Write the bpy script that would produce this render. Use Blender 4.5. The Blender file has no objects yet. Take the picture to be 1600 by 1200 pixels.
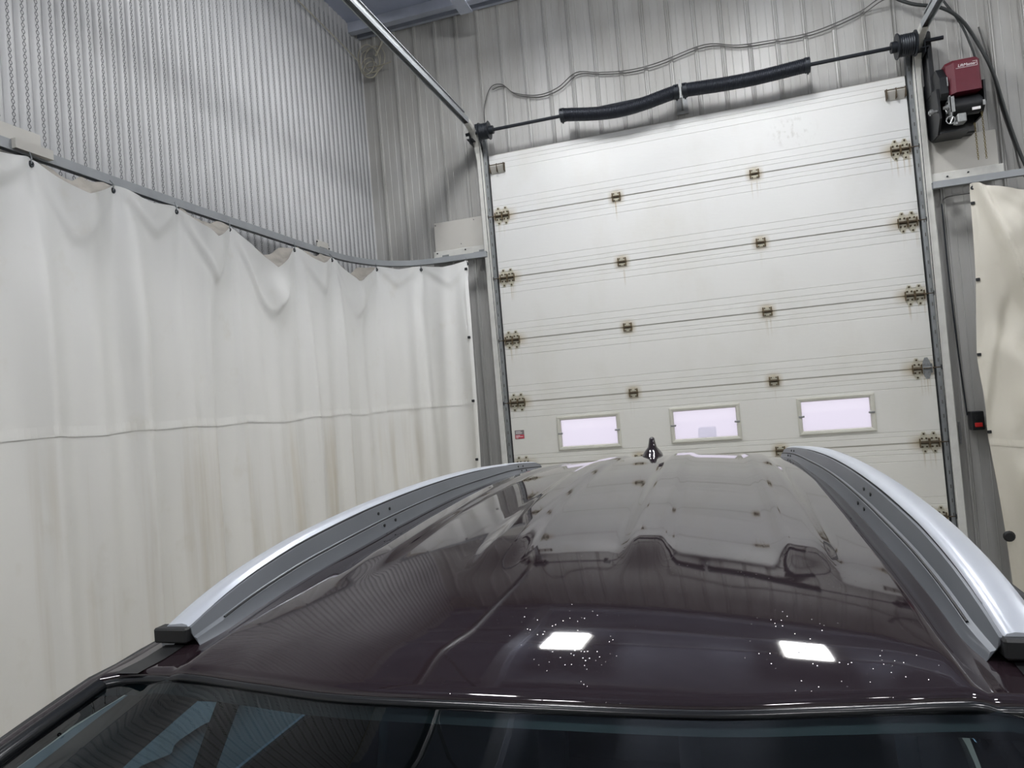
import bpy, math, random
from mathutils import Vector, Matrix
random.seed(7)
scn = bpy.context.scene
COL = scn.collection
PI = math.pi

# ------------------------------------------------------------------ camera
cam_d = bpy.data.cameras.new('camera')
cam_d.sensor_width = 36.0
cam_d.lens = 1085.0/1600.0*36.0
cam_d.clip_start = 0.02
cam = bpy.data.objects.new('camera', cam_d)
COL.objects.link(cam)
_R = Vector((0.95355555, 0.28937025, -0.08364614))
_D = Vector((-0.08791591, 0.00176445, -0.99612634))
_F = Vector((-0.28810174, 0.95721562, 0.02712275))
M = Matrix.Identity(4)
for i in range(3):
    M[i][0] = _R[i]; M[i][1] = -_D[i]; M[i][2] = -_F[i]
M[0][3], M[1][3], M[2][3] = 0.0, 0.0, 1.83
cam.matrix_world = M
scn.camera = cam

# ------------------------------------------------------------------ world, exposure
w = bpy.data.worlds.new('overcast_sky'); scn.world = w; w.use_nodes = True
bg = w.node_tree.nodes['Background']
bg.inputs[0].default_value = (0.94, 0.92, 0.97, 1); bg.inputs[1].default_value = 0.55
vs = scn.view_settings
vs.view_transform = 'Standard'; vs.look = 'None'; vs.gamma = 1.0; vs.use_curve_mapping = False
vs.exposure = 1.45
LAMP = 26.0      # strength of the ceiling luminaires
LIGHTS = [(-1.44, 4.5), (0.60, 4.68), (-1.6, 0.2), (1.5, 0.2), (4.4, 0.2), (4.4, 4.7), (-1.6, -4.0), (1.6, -4.0), (4.4, -4.0)]  # lamps past the near-door pair are unseen, added for room fill
CEIL = 5.72

# ------------------------------------------------------------------ materials
def nt(name):
    m = bpy.data.materials.new(name); m.use_nodes = True
    t = m.node_tree; b = t.nodes['Principled BSDF']
    return m, t, b
def N(t, typ, **kw):
    n = t.nodes.new(typ)
    for k, v in kw.items(): setattr(n, k, v)
    return n
def rgb(r, g, b):
    f = lambda c: (c/255/12.92) if c/255 <= 0.04045 else ((c/255+0.055)/1.055)**2.4
    return (f(r), f(g), f(b), 1)
def math_(t, op, a, b=None, c=None):
    n = N(t, 'ShaderNodeMath', operation=op)
    for i, v in enumerate((a, b, c)):
        if v is None: continue
        if isinstance(v, (int, float)): n.inputs[i].default_value = v
        else: t.links.new(v, n.inputs[i])
    return n.outputs[0]
def mixc(t, f, a, b):
    n = N(t, 'ShaderNodeMix', data_type='RGBA')
    for s, v in ((n.inputs[0], f), (n.inputs[6], a), (n.inputs[7], b)):
        if isinstance(v, (int, float)): s.default_value = v
        elif isinstance(v, tuple): s.default_value = v
        else: t.links.new(v, s)
    return n.outputs[2]
def noise(t, scale, sxyz=(1, 1, 1), detail=4, rough=0.55, coord='Object'):
    tc = N(t, 'ShaderNodeTexCoord'); mp = N(t, 'ShaderNodeMapping')
    mp.inputs['Scale'].default_value = sxyz
    t.links.new(tc.outputs[coord], mp.inputs[0])
    n = N(t, 'ShaderNodeTexNoise'); n.inputs['Scale'].default_value = scale
    n.inputs['Detail'].default_value = detail; n.inputs['Roughness'].default_value = rough
    t.links.new(mp.outputs[0], n.inputs['Vector'])
    return n.outputs['Fac']
def ramp(t, fac, lo, hi):
    n = N(t, 'ShaderNodeMapRange'); n.clamp = True
    t.links.new(fac, n.inputs[0]); n.inputs[1].default_value = lo; n.inputs[2].default_value = hi
    return n.outputs[0]
def bump(t, b, h, strength, dist=0.01):
    n = N(t, 'ShaderNodeBump'); n.inputs['Strength'].default_value = strength
    n.inputs['Distance'].default_value = dist
    t.links.new(h, n.inputs['Height']); t.links.new(n.outputs[0], b.inputs['Normal'])
def plain(name, c, rough=0.5, metal=0.0, var=0.12, scale=9, coat=0, spec=None):
    m, t, b = nt(name)
    base = rgb(*c); dark = tuple(x*(1-var*2) for x in base[:3])+(1,)
    t.links.new(mixc(t, ramp(t, noise(t, scale), 0.4, 0.75), base, dark), b.inputs['Base Color'])
    b.inputs['Roughness'].default_value = rough; b.inputs['Metallic'].default_value = metal
    b.inputs['Coat Weight'].default_value = coat
    if spec is not None: b.inputs['Specular IOR Level'].default_value = spec
    return m
MAT = {}
MAT['galv'] = plain('galvanised_steel', (140, 144, 146), 0.42, 0.55, 0.12, 14)
MAT['rail'] = plain('rail_steel', (150, 154, 157), 0.45, 0.15, 0.08, 6)
MAT['dark_steel'] = plain('dark_oily_steel', (44, 48, 54), 0.45, 0.5, 0.15, 20)
MAT['spring'] = plain('black_spring_steel', (34, 38, 46), 0.42, 0.5, 0.1, 20)
MAT['rust'] = plain('rusty_hinge_steel', (112, 98, 74), 0.6, 0.35, 0.3, 60)
MAT['rust_dark'] = plain('dark_rusted_steel', (78, 66, 48), 0.7, 0.2, 0.3, 80)
MAT['clean_hinge'] = plain('new_zinc_hinge', (150, 154, 156), 0.35, 0.7, 0.08, 60)
MAT['white_paint'] = plain('white_painted_steel', (204, 204, 199), 0.45, 0, 0.08, 10)
MAT['board'] = plain('off_white_board', (186, 184, 178), 0.6, 0, 0.06, 3)
MAT['black_plastic'] = plain('black_plastic', (26, 28, 31), 0.4, 0, 0.1, 20)
MAT['black_rubber'] = plain('black_rubber', (22, 23, 25), 0.55, 0, 0.1, 30)
MAT['red_cover'] = plain('dark_red_cover', (92, 26, 40), 0.4, 0, 0.08, 12)
MAT['red_button'] = plain('red_button', (190, 40, 40), 0.4)
MAT['grey_cast'] = plain('grey_cast_metal', (150, 152, 152), 0.4, 0.5, 0.12, 40)
MAT['cable'] = plain('grey_cable', (86, 86, 84), 0.6)
MAT['cable_dark'] = plain('dark_cable', (46, 50, 50), 0.55)
MAT['cable_pale'] = plain('pale_cord', (172, 168, 152), 0.6)
MAT['ceiling'] = plain('dark_ceiling_liner', (172, 180, 200), 0.6, 0, 0.12, 2)
MAT['beam'] = plain('painted_ceiling_beam', (176, 182, 196), 0.5, 0, 0.1, 4)
MAT['floor'] = plain('wet_concrete', (140, 138, 132), 0.5, 0, 0.15, 2)
MAT['print_white'] = plain('white_print', (225, 222, 222), 0.5, 0, 0.02)
MAT['hem'] = plain('shaded_curtain_hem', (176, 171, 162), 0.6, 0, 0.12, 14)  # shade on the back of the hem, put into a browner colour
MAT['seam'] = plain('curtain_seam', (192, 189, 178), 0.7, 0, 0.06)
MAT['window_frame'] = plain('beige_window_frame', (196, 195, 184), 0.5, 0, 0.05)
MAT['yellow_chain'] = plain('tarnished_chain', (120, 108, 70), 0.5, 0.6)
MAT['far_block'] = plain('blue_grey_cladding', (140, 152, 178), 0.7, 0, 0.04)

def liner(name, c, dirt, sx=(1, 1, 0.12), metal=0.0, rough=0.42):
    m, t, b = nt(name)
    f = ramp(t, noise(t, 9, sx, 6, 0.6), 0.38, 0.72)
    g = ramp(t, noise(t, 0.9, (1, 1, 1), 3), 0.35, 0.7)
    c1 = mixc(t, math_(t, 'MULTIPLY', f, 0.55), rgb(*c), rgb(*dirt))
    c2 = mixc(t, math_(t, 'MULTIPLY', g, 0.3), c1, rgb(*dirt))
    t.links.new(c2, b.inputs['Base Color'])
    b.inputs['Roughness'].default_value = rough; b.inputs['Metallic'].default_value = metal
    bump(t, b, noise(t, 3, (1, 1, 0.4), 2), 0.12, 0.01)
    return m
MAT['liner'] = liner('ribbed_wall_liner', (172, 172, 170), (136, 134, 127))
MAT['corr'] = liner('corrugated_aluminium', (178, 179, 180), (160, 161, 163), (1, 1, 0.3), 0.0, 0.5)
MAT['perf'] = plain('perforation_dark', (84, 86, 89), 0.7, 0, 0.1, 8)

# white overhead door sheet: rust under the hinges, dirt along the joints, fine woodgrain emboss
SEC = 0.61; DX0, DX1 = -1.99, 1.675; DTOP = SEC*7
HCOLS = [-1.91, -0.785, 0.436, 1.587]
m, t, b = nt('white_door_steel')
tc = N(t, 'ShaderNodeTexCoord'); sp = N(t, 'ShaderNodeSeparateXYZ'); t.links.new(tc.outputs['Object'], sp.inputs[0])
X_, Z_ = sp.outputs[0], sp.outputs[2]
dmin = None
for h in HCOLS:
    d = math_(t, 'ABSOLUTE', math_(t, 'SUBTRACT', X_, h))
    if abs(h) > 1: d = math_(t, 'MULTIPLY', d, 0.5)
    dmin = d if dmin is None else math_(t, 'MINIMUM', dmin, d)
zm = math_(t, 'MODULO', Z_, SEC)                        # 0 just above a joint, SEC just below one
below = math_(t, 'SUBTRACT', SEC, zm)
near = math_(t, 'MINIMUM', zm, below)
halo = math_(t, 'MULTIPLY', ramp(t, dmin, 0.085, 0.015), ramp(t, near, 0.085, 0.01))
streakn = ramp(t, noise(t, 30, (1, 1, 0.03), 3), 0.52, 0.66)
streak = math_(t, 'MULTIPLY', math_(t, 'MULTIPLY', ramp(t, dmin, 0.05, 0.02), ramp(t, below, 0.24, 0.05)), streakn)
patch = ramp(t, noise(t, 2.3, (1, 1, 1), 2), 0.4, 0.6)
stain = math_(t, 'MAXIMUM', math_(t, 'MULTIPLY', halo, 0.85), math_(t, 'MULTIPLY', streak, math_(t, 'ADD', math_(t, 'MULTIPLY', patch, 0.8), 0.2)))
stain = math_(t, 'MULTIPLY', stain, ramp(t, math_(t, 'SUBTRACT', 4.2, Z_), 0.0, 0.4))
jd = math_(t, 'MULTIPLY', ramp(t, near, 0.012, 0.0), 0.5)
lowtint = ramp(t, Z_, 3.6, 0.4)  # tint turns warmer towards the bottom of the door
c0 = mixc(t, math_(t, 'MULTIPLY', lowtint, 0.7), rgb(213, 214, 213), rgb(212, 209, 197))
c0 = mixc(t, math_(t, 'MULTIPLY', ramp(t, noise(t, 2.2, (1, 1, 0.5), 5), 0.5, 0.8), 0.35), c0, rgb(190, 186, 172))
c0 = mixc(t, jd, c0, rgb(120, 112, 94))
c0 = mixc(t, stain, c0, rgb(146, 122, 60))
# a smudge near the top right of the door
ax = math_(t, 'POWER', math_(t, 'MULTIPLY', math_(t, 'SUBTRACT', X_, 0.78), 4.5), 2.0)
az = math_(t, 'POWER', math_(t, 'MULTIPLY', math_(t, 'SUBTRACT', Z_, 3.98), 6.5), 2.0)
sm = math_(t, 'MULTIPLY', ramp(t, math_(t, 'ADD', ax, az), 1.0, 0.1), ramp(t, noise(t, 26, (1, 1, 0.6), 4), 0.52, 0.68))
c0 = mixc(t, math_(t, 'MULTIPLY', sm, 0.4), c0, rgb(150, 148, 138))
t.links.new(c0, b.inputs['Base Color'])
b.inputs['Roughness'].default_value = 0.36
bump(t, b, noise(t, 40, (0.35, 1, 1), 3), 0.25, 0.004)
MAT['door'] = m

# vinyl curtain
def curtain_mat(name, c1, c2):
    m, t, b = nt(name)
    tc = N(t, 'ShaderNodeTexCoord'); sp = N(t, 'ShaderNodeSeparateXYZ'); t.links.new(tc.outputs['Object'], sp.inputs[0])
    sc = (1.4, 1.4, 0.06)
    st = ramp(t, noise(t, 4.5, sc, 4), 0.52, 0.72)
    low = ramp(t, sp.outputs[2], 3.3, 0.2)  # warm light shading towards the bottom, put into the colour
    below = ramp(t, sp.outputs[2], 1.95, 1.6)
    c = mixc(t, math_(t, 'MULTIPLY', low, 0.85), rgb(*c1), rgb(*c2))
    c = mixc(t, math_(t, 'MULTIPLY', math_(t, 'MULTIPLY', st, below), 0.5), c, rgb(172, 160, 134))
    f2 = ramp(t, noise(t, 6, (1, 1, 0.8), 5), 0.6, 0.8)
    c = mixc(t, math_(t, 'MULTIPLY', f2, 0.25), c, rgb(178, 170, 146))
    t.links.new(c, b.inputs['Base Color'])
    b.inputs['Roughness'].default_value = 0.48
    wv = noise(t, 2.6, (1, 1, 0.5), 3)
    bump(t, b, wv, 0.25, 0.03)
    return m
MAT['curtain'] = curtain_mat('white_vinyl_curtain', (210, 211, 210), (216, 213, 203))
MAT['old_curtain'] = curtain_mat('aged_vinyl_curtain', (206, 202, 190), (208, 203, 188))

# car paint, glass
m, t, b = nt('dark_plum_car_paint')
fl = ramp(t, noise(t, 900, (1, 1, 1), 1), 0.5, 0.8)
t.links.new(mixc(t, math_(t, 'MULTIPLY', fl, 0.6), rgb(34, 26, 30), rgb(48, 38, 43)), b.inputs['Base Color'])
b.inputs['Metallic'].default_value = 0.0; b.inputs['Roughness'].default_value = 0.5; b.inputs['Specular IOR Level'].default_value = 0.0
b.inputs['Coat Weight'].default_value = 1.0; b.inputs['Coat Roughness'].default_value = 0.04; b.inputs['Coat IOR'].default_value = 1.62
tcp = N(t, 'ShaderNodeTexCoord'); vo = N(t, 'ShaderNodeTexVoronoi'); vo.inputs['Scale'].default_value = 230
t.links.new(tcp.outputs['Object'], vo.inputs['Vector'])
sc_ = N(t, 'ShaderNodeSeparateColor'); t.links.new(vo.outputs['Color'], sc_.inputs[0])
drop = math_(t, 'MULTIPLY', ramp(t, vo.outputs['Distance'], 0.28, 0.0), ramp(t, sc_.outputs[0], 0.88, 0.90))
n = N(t, 'ShaderNodeBump'); n.inputs['Strength'].default_value = 0.22; n.inputs['Distance'].default_value = 0.0004
t.links.new(math_(t, 'ADD', drop, math_(t, 'MULTIPLY', noise(t, 60, (1, 1, 1), 2), 0.04)), n.inputs['Height'])
t.links.new(n.outputs[0], b.inputs['Coat Normal'])
# dried water beads: bright specks
MAT['paint'] = m
MAT['silver'] = plain('silver_rail_finish', (196, 201, 210), 0.33, 0.35, 0.03, 5)
MAT['rail_grey'] = plain('grey_rail_side', (112, 116, 122), 0.4, 0.2, 0.06, 5)
MAT['dark_trim'] = plain('gloss_black_trim', (20, 22, 25), 0.22, 0, 0.05, 5)
MAT['headliner'] = plain('dark_headliner', (34, 34, 36), 0.9)
MAT['seat'] = plain('black_seat_leather', (28, 28, 30), 0.5)
MAT['tyre'] = plain('tyre_rubber', (24, 24, 25), 0.8)
MAT['alloy'] = plain('alloy_wheel', (150, 153, 158), 0.3, 0.8)
MAT['chrome'] = plain('chrome_trim', (200, 204, 210), 0.12, 1.0, 0.02)
def glass(name, tint, ior=1.5, rough=0.0, haze=None):
    m, t, b = nt(name)
    out = t.nodes['Material Output']
    tr = N(t, 'ShaderNodeBsdfTransparent'); tr.inputs[0].default_value = tint
    gl = N(t, 'ShaderNodeBsdfGlossy'); gl.inputs['Roughness'].default_value = rough
    fr = N(t, 'ShaderNodeFresnel'); fr.inputs[0].default_value = ior
    mx = N(t, 'ShaderNodeMixShader')
    src = tr.outputs[0]
    if haze:
        df = N(t, 'ShaderNodeBsdfTranslucent'); df.inputs[0].default_value = (0.8, 0.8, 0.82, 1)
        m2 = N(t, 'ShaderNodeMixShader'); m2.inputs[0].default_value = haze
        t.links.new(tr.outputs[0], m2.inputs[1]); t.links.new(df.outputs[0], m2.inputs[2]); src = m2.outputs[0]
    geo = N(t, 'ShaderNodeNewGeometry')
    fac = math_(t, 'MULTIPLY', fr.outputs[0], math_(t, 'SUBTRACT', 1.0, geo.outputs['Backfacing']))
    t.links.new(fac, mx.inputs[0]); t.links.new(src, mx.inputs[1]); t.links.new(gl.outputs[0], mx.inputs[2])
    t.links.new(mx.outputs[0], out.inputs[0])
    return m
MAT['windshield'] = glass('tinted_windshield_glass', (0.30, 0.40, 0.42, 1))
MAT['side_glass'] = glass('tinted_side_glass', (0.24, 0.36, 0.50, 1))
MAT['pane'] = glass('door_window_pane', (0.86, 0.83, 0.88, 1), haze=0.45)
m, t, b = nt('lamp_diffuser')
b.inputs['Base Color'].default_value = (0.9, 0.9, 0.9, 1)
b.inputs['Emission Color'].default_value = (0.99, 0.99, 1.0, 1); b.inputs['Emission Strength'].default_value = LAMP
MAT['lamp'] = m

# ------------------------------------------------------------------ mesh helpers
STUFFY = {'screw', 'bolt', 'slot', 'fine_print', 'mounting_hole', 'bracket_rib'}      # a few pixels each in the photograph
class MB:
    def __init__(s): s.v = []; s.f = []
    def add(s, vs, fs):
        o = len(s.v); s.v += [tuple(p) for p in vs]; s.f += [tuple(i+o for i in f) for f in fs]; return s
    def box(s, x0, x1, y0, y1, z0, z1, bev=0.0, mtx=None):
        if bev <= 0:
            vs = [(x, y, z) for z in (z0, z1) for y in (y0, y1) for x in (x0, x1)]
            fs = [(0, 2, 3, 1), (4, 5, 7, 6), (0, 1, 5, 4), (2, 6, 7, 3), (0, 4, 6, 2), (1, 3, 7, 5)]
        else:
            e = min(bev, (x1-x0)/2.01, (y1-y0)/2.01, (z1-z0)/2.01)
            def ring(z, d):
                return [(x0+e+(-d), y0-d+e, z), (x1-e+d, y0-d+e, z), (x1+d-e, y0+e-d, z)][:0] or [
                    (x0+e, y0+(e-d), z), (x1-e, y0+(e-d), z), (x1-(e-d), y0+e, z), (x1-(e-d), y1-e, z),
                    (x1-e, y1-(e-d), z), (x0+e, y1-(e-d), z), (x0+(e-d), y1-e, z), (x0+(e-d), y0+e, z)]
            vs = ring(z0, 0)+ring(z0+e, e)+ring(z1-e, e)+ring(z1, 0)
            fs = [tuple(range(7, -1, -1)), tuple(range(24, 32))]
            for k in range(3):
                for i in range(8):
                    j = (i+1) % 8
                    fs.append((k*8+i, k*8+j, k*8+8+j, k*8+8+i))
        if mtx is not None: vs = [tuple(mtx @ Vector(p)) for p in vs]
        return s.add(vs, fs)
    def tube(s, pts, r, n=8, cap=True, closed=False):
        pts = [Vector(p) for p in pts]; m = len(pts); vs = []; fs = []
        rs = r if isinstance(r, (list, tuple)) else [r]*m
        up = Vector((0, 0, 1)); prev = None
        for i, p in enumerate(pts):
            if closed: d = pts[(i+1) % m]-pts[(i-1) % m]
            else: d = pts[min(i+1, m-1)]-pts[max(i-1, 0)]
            if d.length < 1e-9: d = Vector((0, 0, 1))
            d.normalize()
            if prev is None:
                a = d.cross(up) if abs(d.z) < 0.95 else d.cross(Vector((1, 0, 0)))
            else: a = prev - d*prev.dot(d)
            if a.length < 1e-9: a = d.orthogonal()
            a.normalize(); prev = a; c = d.cross(a)
            for k in range(n):
                an = 2*PI*k/n; vs.append(p+(a*math.cos(an)+c*math.sin(an))*rs[i])
        q = m if closed else m-1
        for i in range(q):
            for k in range(n):
                k2 = (k+1) % n; i2 = (i+1) % m
                fs.append((i*n+k, i*n+k2, i2*n+k2, i2*n+k))
        if cap and not closed:
            fs.append(tuple(range(n-1, -1, -1))); fs.append(tuple((m-1)*n+k for k in range(n)))
        return s.add(vs, fs)
    def cyl(s, p0, p1, r, n=16, r1=None): return s.tube([p0, p1], [r, r if r1 is None else r1], n)
    def grid(s, P, flip=False):
        a = len(P); b_ = len(P[0]); vs = [p for r in P for p in r]; fs = []
        for i in range(a-1):
            for j in range(b_-1):
                q = (i*b_+j, i*b_+j+1, (i+1)*b_+j+1, (i+1)*b_+j)
                fs.append(q[::-1] if flip else q)
        return s.add(vs, fs)
    def prism(s, poly, axis, a0, a1):
        n = len(poly); vs = []
        for a in (a0, a1):
            for (p, q) in poly:
                vs.append({'x': (a, p, q), 'y': (p, a, q), 'z': (p, q, a)}[axis])
        fs = [tuple(range(n-1, -1, -1)), tuple(range(n, 2*n))]+[(i, (i+1) % n, n+(i+1) % n, n+i) for i in range(n)]
        return s.add(vs, fs)
    def sweep(s, pts, prof, closedprof=True, up=Vector((0, 0, 1)), cap=True):
        """sweep profile [(side, up)] along pts"""
        pts = [Vector(p) for p in pts]; m = len(pts); n = len(prof); vs = []; fs = []
        for i, p in enumerate(pts):
            d = (pts[min(i+1, m-1)]-pts[max(i-1, 0)]).normalized()
            sd = d.cross(up).normalized(); u2 = sd.cross(d).normalized()
            for (a, c) in prof: vs.append(p+sd*a+u2*c)
        for i in range(m-1):
            for k in range(n if closedprof else n-1):
                k2 = (k+1) % n; fs.append((i*n+k, i*n+k2, (i+1)*n+k2, (i+1)*n+k))
        if cap and closedprof:
            fs.append(tuple(range(n-1, -1, -1))); fs.append(tuple((m-1)*n+k for k in range(n)))
        return s.add(vs, fs)
    def torus(s, c, R, r, axis='y', n=12, k=6, sz=1.0):
        pts = []
        for i in range(n):
            a = 2*PI*i/n; p, q = R*math.cos(a), R*sz*math.sin(a)
            pts.append({'x': (c[0], c[1]+p, c[2]+q), 'y': (c[0]+p, c[1], c[2]+q), 'z': (c[0]+p, c[1]+q, c[2])}[axis])
        return s.tube(pts, r, k, closed=True)
    def build(s, name, mat, parent=None, smooth=35, recalc=True):
        import bmesh
        me = bpy.data.meshes.new(name); me.from_pydata(s.v, [], s.f)
        if recalc:
            bm = bmesh.new(); bm.from_mesh(me); bmesh.ops.remove_doubles(bm, verts=bm.verts, dist=2e-5); bmesh.ops.recalc_face_normals(bm, faces=bm.faces); bm.to_mesh(me); bm.free()
        me.materials.append(MAT[mat] if isinstance(mat, str) else mat)
        if smooth:
            me.shade_smooth(); me.set_sharp_from_angle(angle=math.radians(smooth))
        o = bpy.data.objects.new(name, me); COL.objects.link(o)
        if parent: o.parent = parent
        if name in STUFFY: o['kind'] = 'stuff'
        return o
def tag(o, label=None, cat=None, group=None, kind=None):
    if label: o['label'] = label
    if cat: o['category'] = cat
    if group: o['group'] = group
    if kind: o['kind'] = kind
    return o
def empty(name, loc=(0, 0, 0), label=None, cat=None, group=None, kind=None, rz=0):
    o = bpy.data.objects.new(name, None); COL.objects.link(o); o.location = loc; o.rotation_euler.z = rz
    o.empty_display_size = 0.1
    return tag(o, label, cat, group, kind)
def dup(o, parent=None, loc=None):
    c = o.copy(); COL.objects.link(c); c.parent = parent
    if loc is not None: c.location = loc
    for ch in list(o.children):
        dup(ch, c)
    return c
def sm(a, b_, x):
    k = max(0.0, min(1.0, (x-a)/(b_-a))); return k*k*(3-2*k)
def interp(tab, x):
    if x <= tab[0][0]: return tab[0][1]
    for (a, p), (c, q) in zip(tab, tab[1:]):
        if x <= c: return p+(q-p)*(x-a)/(c-a)
    return tab[-1][1]
def spline(tab, x):
    """Catmull-Rom through (x, y) knots"""
    n = len(tab)
    if x <= tab[0][0]: 
        s = (tab[1][1]-tab[0][1])/(tab[1][0]-tab[0][0]); return tab[0][1]+s*(x-tab[0][0])
    if x >= tab[-1][0]:
        s = (tab[-1][1]-tab[-2][1])/(tab[-1][0]-tab[-2][0]); return tab[-1][1]+s*(x-tab[-1][0])
    for i in range(n-1):
        if x <= tab[i+1][0]: break
    def tg(j):
        if j == 0: return (tab[1][1]-tab[0][1])/(tab[1][0]-tab[0][0])
        if j == n-1: return (tab[-1][1]-tab[-2][1])/(tab[-1][0]-tab[-2][0])
        return (tab[j+1][1]-tab[j-1][1])/(tab[j+1][0]-tab[j-1][0])
    h = tab[i+1][0]-tab[i][0]; u = (x-tab[i][0])/h
    return ((2*u**3-3*u*u+1)*tab[i][1]+(u**3-2*u*u+u)*h*tg(i)+(-2*u**3+3*u*u)*tab[i+1][1]+(u**3-u*u)*h*tg(i+1))
def smoothpath(pts, k=6):
    pts = [Vector(p) for p in pts]; out = []
    for i in range(len(pts)-1):
        p0 = pts[max(i-1, 0)]; p1 = pts[i]; p2 = pts[i+1]; p3 = pts[min(i+2, len(pts)-1)]
        for j in range(k):
            u = j/k
            out.append(0.5*((2*p1)+(p2-p0)*u+(2*p0-5*p1+4*p2-p3)*u*u+(3*p1-p0-3*p2+p3)*u**3))
    out.append(pts[-1]); return out

# ================================================================== SETTING
XL, XR, YN, YF = -3.31, 6.2, -6.5, 6.52
fl = MB().box(XL-0.1, XR+0.1, YN-0.1, YF+0.1, -0.12, 0).build('floor', 'floor', smooth=0)
tag(fl, 'damp grey concrete floor of the wash bay under the car', kind='structure')

# left wall: corrugated, narrow valleys and broad crests, dotted rows on each crest
PITCH = 0.0813; Y0 = 2.642
def crest(y):
    u = ((y-Y0)/PITCH+0.5) % 1.0-0.5
    return 0.013*(1-abs(2*u)**5.0) if abs(u) < 0.5 else 0
mb = MB(); rows = []
k = int((YN-Y0)/PITCH)-1
ys = []
while Y0+k*PITCH < YF+0.05:
    for f in (-0.5, -0.42, -0.33, -0.2, 0, 0.2, 0.33, 0.42):
        y = Y0+(k+f)*PITCH
        if YN <= y <= YF: ys.append(y)
    k += 1
mb.grid([[(XL-0.013+crest(y), y, z) for z in (0, 2, 4, CEIL+0.1)] for y in ys])
wl = tag(mb.build('wall_left', 'corr', smooth=60, recalc=False), 'pale corrugated perforated metal wall above the long white curtain', kind='structure')
mb = MB(); LP = 0.0335
seg = 8
for k in range(-14, 48):
    yc = Y0+k*PITCH
    if yc > YF-0.03: break
    z = 3.0
    while z < CEIL-0.03:
        for nm, R_, q in (('o', 1.0, 0),):
            vs = []; fs = []
            ry, rz_ = 0.0105, 0.0125
            for i in range(seg):
                a = 2*PI*i/seg
                for s_ in (1.0, 0.62):
                    yy = yc+ry*s_*math.cos(a)*(1.0)
                    vs.append((XL+0.0012+0.0*s_, yy, z+(rz_-(1-s_)*0.009)*math.sin(a)))
            for i in range(seg):
                j = (i+1) % seg; fs.append((2*i, 2*j, 2*j+1, 2*i+1))
            mb.add(vs, fs)
            mb.add([(XL+0.0012, yc-0.0022, z+rz_-0.002), (XL+0.0012, yc+0.0022, z+rz_-0.002),
                    (XL+0.0012, yc+0.0022, z+LP-rz_+0.002), (XL+0.0012, yc-0.0022, z+LP-rz_+0.002)], [(0, 1, 2, 3)])
        z += LP
tag(mb.build('perforation', 'perf', wl, smooth=0, recalc=False), kind='stuff', label='rows of dark link-shaped perforations running down each corrugation')

# door wall: flat liner with narrow raised ribs every 9 inches
RP = 0.2286; R0 = -3.156
def wall_strip(mb, x0, x1, z0, z1, y=YF):
    xs = [(x0, 0)]; k = math.floor((x0-R0)/RP)
    while R0+k*RP < x1+0.02:
        c = R0+k*RP
        for dx, h in ((-0.021, 0), (-0.013, 0.016), (-0.003, 0.018), (0.0, 0.012), (0.003, 0.018), (0.013, 0.016), (0.021, 0), (RP/3-0.004, 0), (RP/3, 0.0025), (RP/3+0.004, 0), (RP*2/3-0.004, 0), (RP*2/3, 0.0025), (RP*2/3+0.004, 0)):
            if x0 < c+dx < x1: xs.append((c+dx, h))
        k += 1
    xs.append((x1, 0))
    mb.grid([[(x, y-h, z) for x, h in xs] for z in (z0, z1)])
mb = MB()
wall_strip(mb, XL-0.02, DX0+0.04, 0, CEIL+0.1)
wall_strip(mb, DX0+0.04, DX1-0.04, DTOP-0.03, CEIL+0.1)
wall_strip(mb, DX1-0.04, XR+0.02, 0, CEIL+0.1)
mb.box(DX0+0.02, DX0+0.04, YF, YF+0.2, 0, DTOP-0.03); mb.box(DX1-0.04, DX1-0.02, YF, YF+0.2, 0, DTOP-0.03)
mb.box(DX0+0.02, DX1-0.02, YF, YF+0.2, DTOP-0.03, DTOP)
tag(mb.build('wall_far', 'liner', smooth=0, recalc=False), 'grey ribbed metal wall around the overhead door', kind='structure')
mb = MB(); wall_strip(mb, XL, XR, 0, CEIL+0.1, YF)
o = mb.build('wall_near', 'liner', smooth=0, recalc=False); o.location = (0, 0, 0)
for v in o.data.vertices: v.co.y = YN+(YF-v.co.y)
tag(o, 'grey ribbed metal wall behind the camera', kind='structure')
o = MB().box(XR, XR+0.1, YN, YF, 0, CEIL+0.1).build('wall_right', 'liner', smooth=0)
tag(o, 'grey metal wall on the right side of the building', kind='structure')
ce = MB().box(XL-0.1, XR+0.1, YN-0.1, YF+0.1, CEIL+0.1, CEIL+0.2).build('ceiling', 'ceiling', smooth=0)
tag(ce, 'dark blue-grey ceiling above the ribbed wall', kind='structure')
for y in (6.3, 5.55, 4.8, 3.6, 2.4, 1.2, 0, -1.2, -2.4, -3.6, -4.8, -6.0):      # purlins
    pr = [(-0.03, 0.1), (-0.03, 0.0), (0.045, 0.0), (0.045, 0.012), (-0.02, 0.012), (-0.02, 0.1)]
    MB().prism([(y+a, CEIL+c) for a, c in pr], 'x', XL, XR).build('purlin', 'beam', ce, smooth=0)
# the short beam that ends in front of the wall
bm_ = MB(); bm_.box(-2.02, -1.90, 2.0, 6.05, 5.47, 5.485); bm_.box(-2.02, -1.90, 2.0, 6.05, 5.59, 5.605); bm_.box(-1.967, -1.953, 2.0, 6.05, 5.485, 5.59)
bm_.box(-2.0, -1.92, 5.2, 5.24, 5.6, CEIL+0.1); bm_.box(-2.0, -1.92, 2.6, 2.64, 5.6, CEIL+0.1)
tag(bm_.build('ceiling_beam', 'beam', smooth=0), 'grey steel beam under the ceiling ending short of the wall', 'beam')
# floor-wall trim where ceiling meets walls
tag(MB().box(XL, XR, YF-0.06, YF-0.02, CEIL+0.03, CEIL+0.1).build('trim_1', 'beam', smooth=0), 'grey angle trim along the top of the ribbed wall', kind='structure')

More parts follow.
